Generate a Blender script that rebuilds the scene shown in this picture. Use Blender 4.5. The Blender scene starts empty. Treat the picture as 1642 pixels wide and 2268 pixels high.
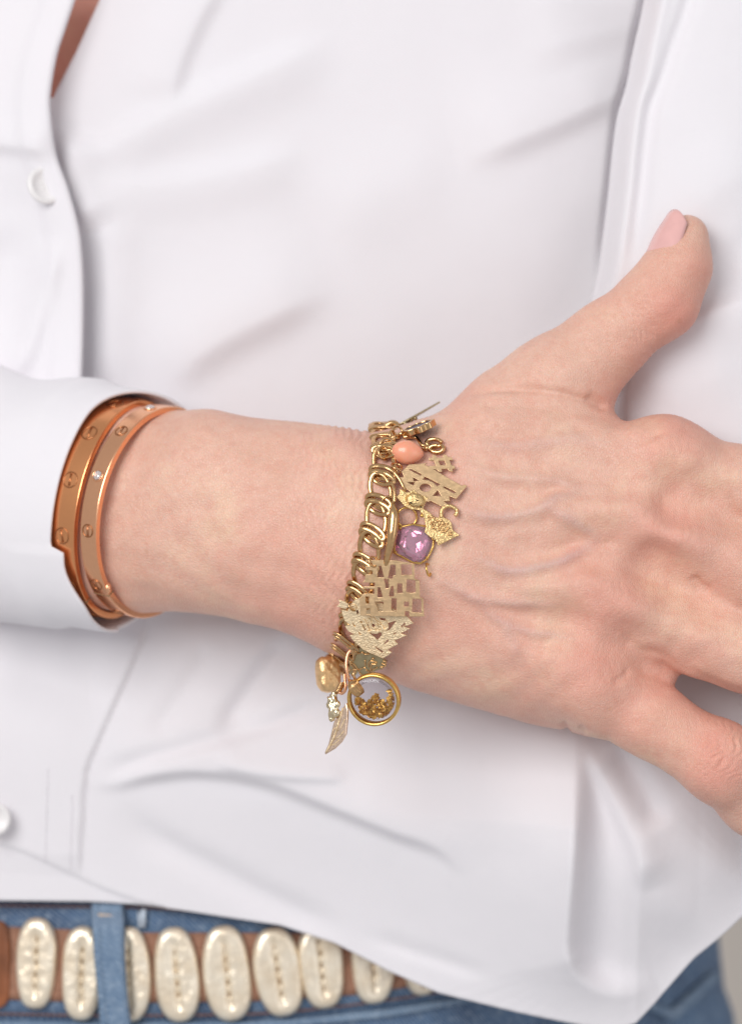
import bpy, bmesh, math, random
import numpy as np
from mathutils import Vector, Matrix
from mathutils.bvhtree import BVHTree

random.seed(7); rng = np.random.default_rng(7)
sc = bpy.context.scene
COL = sc.collection

# ------------------------------------------------------------------ camera, light, exposure
S = 0.18 / 1642          # one design unit in metres (0.11 mm)
DCAM = 0.9 / S           # camera distance in design units
ZC = 1.10                # height of the picture centre above the floor
cam_d = bpy.data.cameras.new("camera"); cam = bpy.data.objects.new("camera", cam_d); COL.objects.link(cam)
cam.location = (0, -0.9, ZC); cam.rotation_euler = (math.pi / 2, 0, 0)
cam_d.sensor_width = 36; cam_d.lens = 36 * 0.9 / (0.18 * 1024 / 741)
cam_d.clip_start = 0.05; cam_d.clip_end = 50
cam_d.dof.use_dof = True; cam_d.dof.focus_distance = 0.902; cam_d.dof.aperture_fstop = 7.2
sc.camera = cam
world = bpy.data.worlds.new("World"); sc.world = world; world.use_nodes = True
world.node_tree.nodes["Background"].inputs[0].default_value = (0.975, 0.97, 1.0, 1)
world.node_tree.nodes["Background"].inputs[1].default_value = 0.46

def area(name, loc, target, size, power, col=(1, 1, 1)):
    l = bpy.data.lights.new(name, 'AREA'); l.shape = 'RECTANGLE'; l.size, l.size_y = size; l.energy = power; l.color = col
    o = bpy.data.objects.new(name, l); COL.objects.link(o); o.location = loc
    o.rotation_euler = (Vector(target) - Vector(loc)).to_track_quat('-Z', 'Y').to_euler()
    return o
area("softbox", (-0.60, -1.20, ZC + 0.50), (0, 0, ZC), (0.8, 0.8), 14.2, (1.0, 0.985, 0.98))
area("fill_softbox", (1.15, -1.15, ZC + 0.05), (0, 0, ZC), (0.7, 1.2), 3.0, (0.985, 0.98, 1.0))
sc.view_settings.view_transform = 'Standard'; sc.view_settings.look = 'None'
sc.view_settings.exposure = 0.07; sc.view_settings.gamma = 1.0
sc.render.engine = 'CYCLES'; sc.cycles.use_denoising = True

# ------------------------------------------------------------------ helpers
# at(): design point (u right, v down, w towards the camera) -> orthogonal design space (x right, y up, w)
def at(u, v, w=0.0):
    f = (DCAM - w) / DCAM
    return np.array([(u - 821) * f, (1134 - v) * f, w], float)
def img(P):               # inverse of at() for arrays, used to find places on a finished surface
    f = (DCAM - P[:, 2]) / DCAM
    return P[:, 0] / f + 821, 1134 - P[:, 1] / f
def world_co(P):          # design space -> metres
    P = np.asarray(P, float)
    return np.stack([P[..., 0] * S, -P[..., 2] * S, P[..., 1] * S + ZC], -1)
def wv(u, v, w=0.0): return Vector(world_co(at(u, v, w)))

def new_mesh(name, V, F, mat=None, parent=None, smooth=True):
    """V in design space."""
    me = bpy.data.meshes.new(name)
    me.from_pydata(world_co(np.asarray(V)).tolist(), [], [tuple(int(i) for i in f) for f in F])
    me.update()
    if smooth: me.polygons.foreach_set('use_smooth', [True] * len(me.polygons))
    if mat: me.materials.append(mat)
    return link(name, me, parent)
def fast_mesh(name, V, Q, mat=None, parent=None):
    me = bpy.data.meshes.new(name)
    W = world_co(V).astype(np.float32)
    me.vertices.add(len(W)); me.vertices.foreach_set('co', W.ravel())
    me.loops.add(Q.size); me.loops.foreach_set('vertex_index', Q.ravel().astype(np.int32))
    me.polygons.add(len(Q)); me.polygons.foreach_set('loop_start', np.arange(0, Q.size, Q.shape[1], dtype=np.int32))
    me.polygons.foreach_set('loop_total', np.full(len(Q), Q.shape[1], np.int32))
    me.update(calc_edges=True); me.validate()
    me.polygons.foreach_set('use_smooth', np.ones(len(me.polygons), bool))
    if mat: me.materials.append(mat)
    return link(name, me, parent)
def link(name, me, parent=None):
    o = bpy.data.objects.new(name, me); COL.objects.link(o)
    if parent is not None: o.parent = parent; o.matrix_parent_inverse = Matrix.Translation(parent_loc(parent)).inverted()
    return o
def parent_loc(p):      # meshes are built in place, so only an Empty carries an offset
    return p.location if p.type == 'EMPTY' else Vector((0, 0, 0))
def thing(name, label, cat, loc, group=None):
    o = bpy.data.objects.new(name, None); COL.objects.link(o); o.location = loc; o.empty_display_size = 0.005
    o['label'] = label; o['category'] = cat
    if group: o['group'] = group
    return o
def tag(o, label, cat, group=None):
    o['label'] = label; o['category'] = cat
    if group: o['group'] = group
    return o

class MB:
    """collects shapes in design space (x, y up, w)"""
    def __init__(s): s.V = []; s.F = []
    def add(s, V, F):
        b = len(s.V); s.V += [tuple(p) for p in V]; s.F += [tuple(i + b for i in f) for f in F]; return s
    def tube(s, pts, r, n=8, closed=False, flat=None, ref=None):
        pts = [np.asarray(p, float) for p in pts]; m = len(pts)
        rr = r if hasattr(r, '__len__') else [r] * m
        V = []; prev = None
        for i in range(m):
            if closed: t = pts[(i + 1) % m] - pts[i - 1]
            else: t = pts[min(i + 1, m - 1)] - pts[max(i - 1, 0)]
            t = t / (np.linalg.norm(t) + 1e-9)
            if ref is not None: a = np.asarray(ref, float)
            else: a = prev if prev is not None else (np.array([0, 0, 1.]) if abs(t[2]) < .9 else np.array([1., 0, 0]))
            a = a - t * a.dot(t); a /= np.linalg.norm(a) + 1e-9; prev = a; b = np.cross(t, a)
            fl = flat if flat else (1, 1)
            for k in range(n):
                th = 2 * math.pi * k / n
                V.append(pts[i] + a * math.cos(th) * rr[i] * fl[0] + b * math.sin(th) * rr[i] * fl[1])
        F = []
        for i in range(m if closed else m - 1):
            j = (i + 1) % m
            for k in range(n):
                l = (k + 1) % n; F.append((i * n + k, i * n + l, j * n + l, j * n + k))
        if not closed: F.append(tuple(range(n))[::-1]); F.append(tuple((m - 1) * n + k for k in range(n)))
        return s.add(V, F)
    def ball(s, c, r, nu=12, nv=8, M=None, fn=None):
        r = np.array(r if hasattr(r, '__len__') else (r, r, r), float); V = []; F = []
        for j in range(nv + 1):
            ph = math.pi * j / nv
            for i in range(nu):
                th = 2 * math.pi * i / nu
                p = np.array([math.sin(ph) * math.cos(th), math.sin(ph) * math.sin(th), math.cos(ph)])
                q = p * r
                if fn: q = q * fn(p)
                if M is not None: q = M @ q
                V.append(np.asarray(c) + q)
        for j in range(nv):
            for i in range(nu):
                l = (i + 1) % nu; F.append((j * nu + i, (j + 1) * nu + i, (j + 1) * nu + l, j * nu + l))
        return s.add(V, F)
    def build(s, name, mat, parent=None, smooth=True):
        o = new_mesh(name, np.array(s.V), s.F, mat, parent, smooth)
        bm = bmesh.new(); bm.from_mesh(o.data); bmesh.ops.remove_doubles(bm, verts=bm.verts, dist=1e-7)
        bmesh.ops.recalc_face_normals(bm, faces=bm.faces); bm.to_mesh(o.data); bm.free()
        return o

def sstep(x, a, b):
    t = np.clip((x - a) / (b - a), 0, 1); return t * t * (3 - 2 * t)
def poly_dist(u, v, pts):
    """distance to a polyline, signed side (+ = right of the travel direction in picture axes), position along 0..1"""
    pts = np.asarray(pts, float); best = np.full(np.shape(u), 1e9); side = np.zeros(np.shape(u)); along = np.zeros(np.shape(u))
    L = np.concatenate([[0], np.cumsum(np.linalg.norm(np.diff(pts, axis=0), axis=1))])
    for i in range(len(pts) - 1):
        a, b = pts[i], pts[i + 1]; d = b - a; n2 = d.dot(d)
        t = np.clip(((u - a[0]) * d[0] + (v - a[1]) * d[1]) / n2, 0, 1)
        du = u - a[0] - t * d[0]; dv = v - a[1] - t * d[1]; r = np.hypot(du, dv)
        m = r < best
        best = np.where(m, r, best); side = np.where(m, np.sign(d[0] * dv - d[1] * du), side)
        along = np.where(m, (L[i] + t * (L[i + 1] - L[i])) / L[-1], along)
    return best, side, along
def smooth_poly(pts, n=6):
    pts = [np.asarray(p, float) for p in pts]; out = []
    for i in range(len(pts) - 1):
        p0, p1, p2, p3 = pts[max(i - 1, 0)], pts[i], pts[i + 1], pts[min(i + 2, len(pts) - 1)]
        for k in range(n):
            t = k / n
            out.append(.5 * (2 * p1 + (p2 - p0) * t + (2 * p0 - 5 * p1 + 4 * p2 - p3) * t * t + (3 * p1 - p0 - 3 * p2 + p3) * t ** 3))
    return out + [pts[-1]]

# ------------------------------------------------------------------ materials
def lin(r, g, b):
    f = lambda c: (c / 12.92 if c <= .04045 else ((c + .055) / 1.055) ** 2.4)
    return (f(r / 255), f(g / 255), f(b / 255), 1)
class NT:
    def __init__(s, name):
        s.m = bpy.data.materials.new(name); s.m.use_nodes = True; s.t = s.m.node_tree; s.b = s.t.nodes['Principled BSDF']
    def n(s, typ, **kw):
        x = s.t.nodes.new(typ)
        for k, v in kw.items():
            if k.startswith('i_'):
                key = k[2:]; x.inputs[int(key) if key.isdigit() else key.replace('_', ' ')].default_value = v
            else: setattr(x, k, v)
        return x
    def l(s, a, b): s.t.links.new(a, b)
    def coord(s, scale=(1, 1, 1), rot=(0, 0, 0)):
        c = s.n('ShaderNodeTexCoord'); m = s.n('ShaderNodeMapping'); s.l(c.outputs['Object'], m.inputs[0])
        m.inputs['Scale'].default_value = scale; m.inputs['Rotation'].default_value = rot; return m.outputs[0]
    def noise(s, scale, detail=3, vec=None, rough=.5):
        x = s.n('ShaderNodeTexNoise'); x.inputs['Scale'].default_value = scale; x.inputs['Detail'].default_value = detail
        x.inputs['Roughness'].default_value = rough; s.l(vec if vec is not None else s.coord(), x.inputs['Vector']); return x.outputs['Fac']
    def ramp(s, fac, stops):
        r = s.n('ShaderNodeValToRGB'); e = r.color_ramp.elements
        while len(e) > 1: e.remove(e[-1])
        e[0].position, e[0].color = stops[0]
        for p, c in stops[1:]: k = e.new(p); k.color = c
        s.l(fac, r.inputs[0]); return r.outputs[0]
    def mix(s, fac, a, b, mode='MIX'):
        x = s.n('ShaderNodeMix', data_type='RGBA', blend_type=mode)
        for sock, val in ((x.inputs[0], fac), (x.inputs[6], a), (x.inputs[7], b)):
            if isinstance(val, (int, float)): sock.default_value = val
            elif isinstance(val, tuple): sock.default_value = val
            else: s.l(val, sock)
        return x.outputs[2]
    def math(s, op, a, b=0.0, c=None):
        x = s.n('ShaderNodeMath', operation=op)
        for sock, val in zip(x.inputs, (a, b, c)):
            if val is None: continue
            if isinstance(val, (int, float)): sock.default_value = val
            else: s.l(val, sock)
        return x.outputs[0]
    def bump(s, h, dist, strength=1.0, normal=None):
        b = s.n('ShaderNodeBump'); b.inputs['Strength'].default_value = strength; b.inputs['Distance'].default_value = dist
        s.l(h, b.inputs['Height'])
        if normal is not None: s.l(normal, b.inputs['Normal'])
        return b.outputs[0]
    def set(s, **kw):
        for k, v in kw.items():
            k = k.replace('_', ' '); i = s.b.inputs[k]
            if isinstance(v, (int, float, tuple)): i.default_value = v
            else: s.l(v, i)
        return s

def metal_mat(name, col, rough, scratch=0.0, bump=0.0, bscale=3000, aniso=None, dark=None, metal=1.0, vary=.18):
    m = NT(name)
    v = m.coord()
    nz = m.noise(900, 4, v)
    d = dark or tuple(c * (1 - vary) for c in col[:3]) + (1,)
    m.set(Base_Color=m.ramp(nz, [(.35, d), (.65, col)]), Metallic=metal)
    m.set(Roughness=m.math('MULTIPLY_ADD', m.noise(2500, 3, v), vary, rough - vary / 2))
    h = None
    if aniso: h = m.noise(1, 2, m.coord(scale=aniso))
    if h is not None: m.set(Normal=m.bump(h, scratch))
    elif bump: m.set(Normal=m.bump(m.noise(bscale, 3, v), bump))
    return m.m
GOLD = metal_mat("yellow_gold", (.74, .465, .225, 1), .19, bump=.00002, bscale=1800)
GOLD_FLAT = metal_mat("brushed_gold", (.80, .55, .31, 1), .34, scratch=.00003, aniso=(400, 400, 14000))
GOLD_DARK = metal_mat("dark_brushed_gold", (.55, .45, .26, 1), .30, scratch=.00003, aniso=(9000, 400, 900))
GOLD_RICH = metal_mat("rich_gold", (.86, .55, .17, 1), .24, bump=.00004, bscale=1200)
GOLD_PALE = metal_mat("pale_textured_gold", (1.0, .81, .54, 1), .52, bump=.00028, bscale=2600)
GOLD_TEX = metal_mat("textured_gold", (.86, .61, .29, 1), .34, bump=.0003, bscale=1900)
ROSE = metal_mat("rose_gold", (.92, .41, .18, 1), .24, bump=.0000008, bscale=900, vary=.03)
ROSE_DARK = metal_mat("rose_gold_engraving", (.50, .22, .10, 1), .30)
ROSE_PALE = metal_mat("pale_rose_gold", (.96, .51, .29, 1), .24, bump=.0000008, bscale=900, vary=.03)

def cloth_mat():
    m = NT("white_cotton"); v = m.coord()
    wv_ = m.n('ShaderNodeTexWave', wave_type='BANDS', bands_direction='Z'); wv_.inputs['Scale'].default_value = 900; wv_.inputs['Distortion'].default_value = 1.0
    m.l(v, wv_.inputs['Vector'])
    n2 = m.noise(22, 4, v); n3 = m.noise(3500, 2, v)
    b1 = m.bump(n2, .0012); b2 = m.bump(wv_.outputs['Fac'], .00003, normal=b1); b3 = m.bump(n3, .00003, normal=b2)
    m.set(Base_Color=m.ramp(m.noise(14, 3, v), [(.3, (.80, .777, .806, 1)), (.7, (.828, .804, .833, 1))]), Roughness=.75, Normal=b3,
          Sheen_Weight=.15, Specular_IOR_Level=.25, Subsurface_Weight=.12, Subsurface_Scale=.002)
    m.b.inputs['Subsurface Radius'].default_value = (1, .9, .95)
    return m.m
CLOTH = cloth_mat()
def plain(name, col, rough=.5, bump=0, bscale=1000, var=.12, **kw):
    m = NT(name); v = m.coord()
    m.set(Base_Color=m.ramp(m.noise(bscale * .3, 3, v), [(.3, tuple(c * (1 - var) for c in col[:3]) + (1,)), (.7, tuple(min(1, c * (1 + var)) for c in col[:3]) + (1,))]), Roughness=rough, **kw)
    if bump: m.set(Normal=m.bump(m.noise(bscale, 3, v), bump))
    return m.m
BUTTON = plain("shell_button", (.84, .82, .81, 1), .3, var=.03)

def skin_mat():
    m = NT("skin"); v = m.coord()
    a = m.n('ShaderNodeAttribute', attribute_name='skin'); sep = m.n('ShaderNodeSeparateColor'); m.l(a.outputs['Color'], sep.inputs[0])
    red, vein, wr = sep.outputs[0], sep.outputs[1], sep.outputs[2]
    base = m.ramp(m.noise(60, 4, v), [(.30, (.73, .435, .325, 1)), (.5, (.78, .475, .365, 1)), (.70, (.83, .56, .405, 1))])
    mott = m.noise(420, 4, v, .6)
    base = m.mix(m.math('MULTIPLY', m.ramp(m.noise(34, 3, v), [(.48, (0, 0, 0, 1)), (.68, (1, 1, 1, 1))]), .45), base, (.77, .365, .275, 1))
    base = m.mix(m.math('MULTIPLY', m.ramp(mott, [(.45, (0, 0, 0, 1)), (.70, (1, 1, 1, 1))]), .42), base, (.71, .34, .245, 1))
    fl = m.noise(1500, 2, v)
    base = m.mix(m.math('MULTIPLY', m.ramp(fl, [(.55, (0, 0, 0, 1)), (.75, (1, 1, 1, 1))]), .35), base, (.84, .60, .50, 1))
    base = m.mix(red, base, (.76, .29, .225, 1))
    base = m.mix(vein, base, (.47, .36, .385, 1))
    sp = m.n('ShaderNodeTexVoronoi', feature='F1'); sp.inputs['Scale'].default_value = 95; m.l(v, sp.inputs['Vector'])
    base = m.mix(m.math('MULTIPLY', m.ramp(sp.outputs['Distance'], [(.02, (1, 1, 1, 1)), (.09, (0, 0, 0, 1))]), .35), base, (.55, .27, .15, 1))
    # fine diamond creases of the skin, stretched across the arm
    vo = m.n('ShaderNodeTexVoronoi', feature='DISTANCE_TO_EDGE'); vo.inputs['Scale'].default_value = 1
    m.l(m.coord(scale=(1900, 1200, 1200), rot=(0, .5, 0)), vo.inputs['Vector'])
    cr = m.ramp(vo.outputs['Distance'], [(.0, (0, 0, 0, 1)), (.22, (1, 1, 1, 1))])
    lines = m.noise(1, 3, m.coord(scale=(2600, 400, 420), rot=(0, .25, 0)), .6)
    lines2 = m.noise(1, 3, m.coord(scale=(420, 400, 2300), rot=(0, .3, 0)), .6)
    h = m.math('ADD', m.math('MULTIPLY', cr, .5), m.math('ADD', m.math('MULTIPLY', lines, .55), m.math('MULTIPLY', lines2, .55)))
    b0 = m.bump(m.noise(330, 3, v), .00015)
    b1 = m.bump(h, .00014, normal=b0)
    m.set(Base_Color=base, Roughness=m.math('MULTIPLY_ADD', m.noise(1200, 3, v), .2, .36), Normal=b1, Specular_IOR_Level=.5,
          Subsurface_Weight=.16, Subsurface_Scale=.0016)
    m.b.inputs['Subsurface Radius'].default_value = (1.0, .38, .22)
    return m.m
SKIN = skin_mat()

# ------------------------------------------------------------------ backdrop
bk = new_mesh("wall", [at(-9000, -9000, -9000), at(11000, -9000, -9000), at(11000, 11000, -9000), at(-9000, 11000, -9000)], [(0, 3, 2, 1)],
              plain("studio_grey", lin(222, 214, 203), .9, var=.02, bscale=4))
bk['kind'] = 'structure'; bk['label'] = 'pale grey studio wall behind the person'

# ------------------------------------------------------------------ person: body (one continuous arm and hand)
person = thing("person", "person in white shirt and blue jeans, bare hand resting on the opposite sleeve", "person", (0, .10, 0))

VOX = 4.5
lo = np.array([-1250., -1250., -820.]); hi = np.array([1500., 800., 60.])
dims = np.ceil((hi - lo) / VOX).astype(int)
Fld = np.full(dims, 60.0, np.float32)
gx = lo[0] + VOX * np.arange(dims[0], dtype=np.float32); gy = lo[1] + VOX * np.arange(dims[1], dtype=np.float32); gz = lo[2] + VOX * np.arange(dims[2], dtype=np.float32)
def blend(p, q, r1, r2, k, fl=1.0, sub=False):
    """smooth-union a tapered capsule p(r1)-q(r2); fl flattens it along the depth"""
    p, q = at(*p), at(*q)
    r1 *= (DCAM - p[2]) / DCAM; r2 *= (DCAM - q[2]) / DCAM
    mg = max(r1, r2) + k + 3 * VOX
    a = np.minimum(p, q) - mg; b = np.maximum(p, q) + mg
    i0 = np.clip(((a - lo) / VOX).astype(int), 0, dims); i1 = np.clip(((b - lo) / VOX).astype(int) + 2, 0, dims)
    if (i1 <= i0).any(): return
    X = gx[i0[0]:i1[0], None, None]; Y = gy[None, i0[1]:i1[1], None]; Z = gz[None, None, i0[2]:i1[2]]
    d = q - p; d2 = np.array([d[0], d[1], d[2] * fl]); n2 = d2.dot(d2)
    t = ((X - p[0]) * d2[0] + (Y - p[1]) * d2[1] + (Z - p[2]) * fl * d2[2]) / n2
    t = np.clip(t, 0, 1)
    ds = np.sqrt((X - p[0] - t * d[0]) ** 2 + (Y - p[1] - t * d[1]) ** 2 + ((Z - p[2] - t * d[2]) * fl) ** 2) - (r1 + (r2 - r1) * t)
    if fl > 1: ds = ds / (1 + (fl - 1) * .45)
    sl = (slice(i0[0], i1[0]), slice(i0[1], i1[1]), slice(i0[2], i1[2]))
    A = Fld[sl]
    if sub:
        h = np.clip(k - np.abs(A + ds), 0, None) / k; Fld[sl] = np.maximum(A, -ds) + h * h * k * .25
    else:
        h = np.clip(k - np.abs(A - ds), 0, None) / k; Fld[sl] = np.minimum(A, ds) - h * h * k * .25

# forearm and wrist
FA = [(-330, 1058, -590, 235), (300, 1128, -372, 218), (520, 1148, -286, 222), (640, 1166, -240, 226), (790, 1202, -195, 245)]
for a, b, fl_ in zip(FA, FA[1:], (1.55, 1.45, 1.36, 1.33)): blend(a[:3], b[:3], a[3], b[3], 40, fl_)
blend((690, 1330, -230), (800, 1375, -230), 70, 78, 120)            # little-finger side of the wrist
blend((470, 1040, -240), (760, 1060, -185), 78, 88, 130)            # radius bone ridge
# palm block
blend((800, 1205, -205), (950, 1225, -210), 240, 262, 60, 1.6)
blend((950, 1225, -215), (1180, 1280, -200), 262, 255, 60, 1.9)
blend((840, 1075, -170), (1468, 1036, -120), 118, 92, 110)          # metacarpals
blend((850, 1160, -140), (1492, 1190, -88), 112, 88, 100)
blend((840, 1265, -150), (1372, 1350, -90), 116, 86, 100)
blend((830, 1370, -190), (1286, 1512, -128), 112, 96, 100)
blend((860, 1400, -245), (1190, 1505, -240), 108, 98, 110)          # little-finger edge of the palm
blend((1190, 1505, -240), (1330, 1530, -220), 98, 92, 80)
# thumb
blend((900, 1085, -220), (1234, 858, -212), 135, 106, 100)
blend((1234, 858, -212), (1343, 757, -200), 106, 80, 50)
blend((1343, 757, -200), (1458, 664, -188), 80, 80, 50)
blend((1462, 664, -188), (1503, 586, -190), 79, 66, 50)
blend((1503, 586, -190), (1520, 522, -200), 66, 47, 40)
blend((1120, 960, -190), (1312, 980, -170), 100, 54, 50)            # web between thumb and first finger
# fingers
blend((1468, 1036, -120), (1642, 1076, -112), 92, 84, 40); blend((1642, 1076, -112), (1880, 1160, -150), 84, 78, 30); blend((1880, 1160, -150), (1990, 1230, -330), 78, 66, 30)
blend((1492, 1190, -92), (1642, 1260, -80), 88, 89, 40); blend((1642, 1260, -80), (1900, 1380, -130), 88, 80, 30); blend((1900, 1380, -130), (1990, 1450, -320), 80, 66, 30)
blend((1372, 1350, -92), (1560, 1414, -92), 86, 84, 40); blend((1560, 1414, -92), (1642, 1440, -92), 84, 86, 30); blend((1642, 1440, -92), (1880, 1550, -130), 86, 78, 30); blend((1880, 1550, -130), (1960, 1620, -320), 78, 66, 30)
blend((1560, 1428, -150), (1720, 1492, -190), 60, 62, 30)           # pad of the ring finger, seen below it
blend((1286, 1512, -128), (1440, 1594, -112), 94, 79, 34); blend((1440, 1594, -112), (1592, 1690, -98), 79, 83, 34)
blend((1592, 1688, -98), (1668, 1772, -150), 84, 74, 25); blend((1668, 1772, -150), (1740, 1860, -300), 74, 62, 30)
# knuckles
blend((1470, 1020, -98), (1480, 1026, -98), 84, 84, 60); blend((1470, 1182, -52), (1500, 1190, -52), 60, 60, 70)
blend((1345, 1338, -56), (1372, 1350, -56), 58, 58, 70); blend((1278, 1500, -92), (1300, 1512, -92), 76, 76, 70)
blend((1590, 1680, -84), (1600, 1694, -84), 76, 76, 40)
# hollows between the knuckles and the finger roots
for p, q, r in (((1500, 1112, 12), (1600, 1125, 20), 42), ((1455, 1268, 14), (1570, 1325, 20), 44), ((1400, 1432, 36), (1505, 1490, 14), 42)):
    blend(p, q, r, r, 60, 1.0, True)
blend((1390, 1440, -150), (1468, 1474, -150), 70, 44, 30)
blend((1520, 1500, -40), (1660, 1570, -60), 10, 24, 24, 1.0, True)
blend((1520, 1500, -140), (1660, 1570, -140), 10, 24, 24, 1.0, True)

def surface_nets(F, lo, h):
    n = np.array(F.shape); sgn = F < 0
    c = [sgn[i:n[0] - 1 + i, j:n[1] - 1 + j, k:n[2] - 1 + k] for i in (0, 1) for j in (0, 1) for k in (0, 1)]
    cnt = np.zeros(n - 1, np.int8)
    for x in c: cnt += x
    act = (cnt > 0) & (cnt < 8); idx = np.full(n - 1, -1, np.int32); I = np.argwhere(act); idx[act] = np.arange(len(I))
    val = {(i, j, k): F[I[:, 0] + i, I[:, 1] + j, I[:, 2] + k] for i in (0, 1) for j in (0, 1) for k in (0, 1)}
    acc = np.zeros((len(I), 3)); num = np.zeros(len(I))
    for a in val:
        for ax in range(3):
            if a[ax]: continue
            b = list(a); b[ax] = 1; b = tuple(b); va, vb = val[a], val[b]; m = (va < 0) != (vb < 0)
            t = np.where(m, va / np.where(m, va - vb, 1), 0); pos = np.array(a, float)[None, :].repeat(len(I), 0); pos[:, ax] = t
            acc[m] += pos[m]; num[m] += 1
    V = lo + h * (I + acc / num[:, None]); Q = []
    for ax in range(3):
        o1, o2 = (ax + 1) % 3, (ax + 2) % 3
        s0 = [slice(1, -1)] * 3; s0[ax] = slice(0, -1); s1 = list(s0); s1[ax] = slice(1, None)
        a, b = sgn[tuple(s0)], sgn[tuple(s1)]; E = np.argwhere(a != b); ori = a[tuple(E.T)]
        off = np.ones(3, int); off[ax] = 0; E = E + off
        def g(d1, d2):
            e = E.copy(); e[:, o1] += d1; e[:, o2] += d2; return idx[tuple(e.T)]
        q = np.stack([g(-1, -1), g(0, -1), g(0, 0), g(-1, 0)], 1)
        q[~ori] = q[~ori][:, ::-1]; Q.append(q)
    Q = np.concatenate(Q); return V, Q[(Q >= 0).all(1)]
BV, BQ = surface_nets(Fld, lo, VOX); del Fld
def vnormals(V, Q):
    n = np.cross(V[Q[:, 2]] - V[Q[:, 0]], V[Q[:, 3]] - V[Q[:, 1]]); N = np.zeros_like(V)
    for k in range(4): np.add.at(N, Q[:, k], n)
    return N / (np.linalg.norm(N, axis=1, keepdims=True) + 1e-9)
def relax(V, Q, it):
    for _ in range(it):
        A = np.zeros_like(V); C = np.zeros(len(V))
        for k in range(4):
            np.add.at(A, Q[:, k], V[Q[:, (k + 1) % 4]] + V[Q[:, (k + 3) % 4]]); np.add.at(C, Q[:, k], 2)
        V = V + .5 * (A / C[:, None] - V)
    return V
BV = relax(BV, BQ, 3)
# true the outline of forearm, wrist and hand edge to the measured one
TOPC = [(300, 905), (422, 907), (466, 904), (493, 911), (547, 923), (614, 930), (682, 936), (783, 949), (815, 958), (850, 950), (905, 936), (985, 907), (1100, 840)]
BOTC = [(300, 1345), (348, 1351), (445, 1360), (506, 1368), (540, 1381), (614, 1396), (665, 1418), (715, 1445), (760, 1463), (870, 1511), (910, 1527), (1050, 1570), (1180, 1606), (1257, 1619), (1303, 1630), (1373, 1644)]
u, v = img(BV); ub = np.arange(300, 1380, 10.0); bi = np.clip(((u - 300) / 10).round().astype(int), 0, len(ub) - 1)
tm, bm_ = np.full(len(ub), 1e9), np.full(len(ub), -1e9); np.minimum.at(tm, bi, v); np.maximum.at(bm_, bi, v)
ker = np.ones(5) / 5; sm = lambda a: np.convolve(np.pad(a, 2, 'edge'), ker, 'valid')
dt = sm(np.interp(ub, *zip(*TOPC)) - tm); db = sm(np.interp(ub, *zip(*BOTC)) - bm_)
wt = sstep(u, 300, 430) * (1 - sstep(u, 960, 1080)); wb = sstep(u, 300, 430) * (1 - sstep(u, 1250, 1360))
tt_ = np.clip((v - np.interp(u, ub, sm(tm))) / (np.interp(u, ub, sm(bm_)) - np.interp(u, ub, sm(tm))), 0, 1)
dv_ = np.interp(u, ub, dt) * wt * (1 - tt_) ** 1.5 + np.interp(u, ub, db) * wb * tt_ ** 1.5
print("outline correction", round(float(dt[5:66].min())), round(float(dt[5:66].max())), round(float(db[5:95].min())), round(float(db[5:95].max())))
BV[:, 1] -= dv_ * (DCAM - BV[:, 2]) / DCAM
BN = vnormals(BV, BQ)
u, v = img(BV); front = np.clip(BN[:, 2] * 1.6, 0, 1)
disp = np.zeros(len(BV)); red = np.zeros(len(BV)); vein = np.zeros(len(BV)); wrk = np.zeros(len(BV))
def hz(x, y): return 885.8 + x * .4637, 830.4 + y * .4637
VEINS = [([(330, 850), (390, 880), (500, 930), (620, 925), (760, 890), (860, 840), (960, 790)], 6.0, 11, .42),
         ([(250, 610), (300, 640), (420, 680), (560, 670), (680, 630), (760, 580), (900, 560)], 5.0, 11, .30),
         ([(690, 635), (770, 670), (860, 720), (960, 780)], 4, 11, .28),
         ([(270, 400), (330, 430), (420, 470), (520, 495), (700, 500), (880, 530), (1000, 520)], 4.5, 10, .14),
         ([(300, 330), (420, 335), (560, 345), (760, 325), (900, 330), (1000, 345)], 5, 12, .18),
         ([(130, 960), (250, 1010), (350, 1060), (560, 1090), (800, 1100)], 4.5, 11, .22),
         ([(330, 1060), (430, 1140), (540, 1200), (640, 1230), (760, 1240), (850, 1250)], 4, 10, .24),
         ([(480, 1190), (530, 1260), (570, 1340)], 3, 10, .18)]
for pts, h, s_, c in VEINS:
    pl = smooth_poly([hz(*p) for p in pts], 5); d, sd, al = poly_dist(u, v, pl)
    s_ *= 1.25; h *= 1.7; tp = np.clip(np.minimum(al, 1 - al) * 4, 0, 1); g = np.exp(-(d / s_) ** 2) * tp * front
    disp += h * g - h * .25 * np.exp(-((d - 2.0 * s_) / s_) ** 2) * tp * front; vein += .85 * c * np.exp(-(d / (s_ * .75)) ** 2) * tp * front
for pts, h, s_ in [([(620, 620), (900, 640), (1250, 660)], 17, 36), ([(300, 230), (700, 250), (1200, 300)], 14, 32), ([(500, 1010), (800, 1000), (1050, 980)], 15, 32), ([(350, 1220), (600, 1330), (850, 1400)], 12, 36)]:   # tendons
    d, sd, al = poly_dist(u, v, smooth_poly([hz(*p) for p in pts], 5)); disp += h * np.exp(-(d / s_) ** 2) * np.clip(np.minimum(al, 1 - al) * 4, 0, 1) * front
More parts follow.
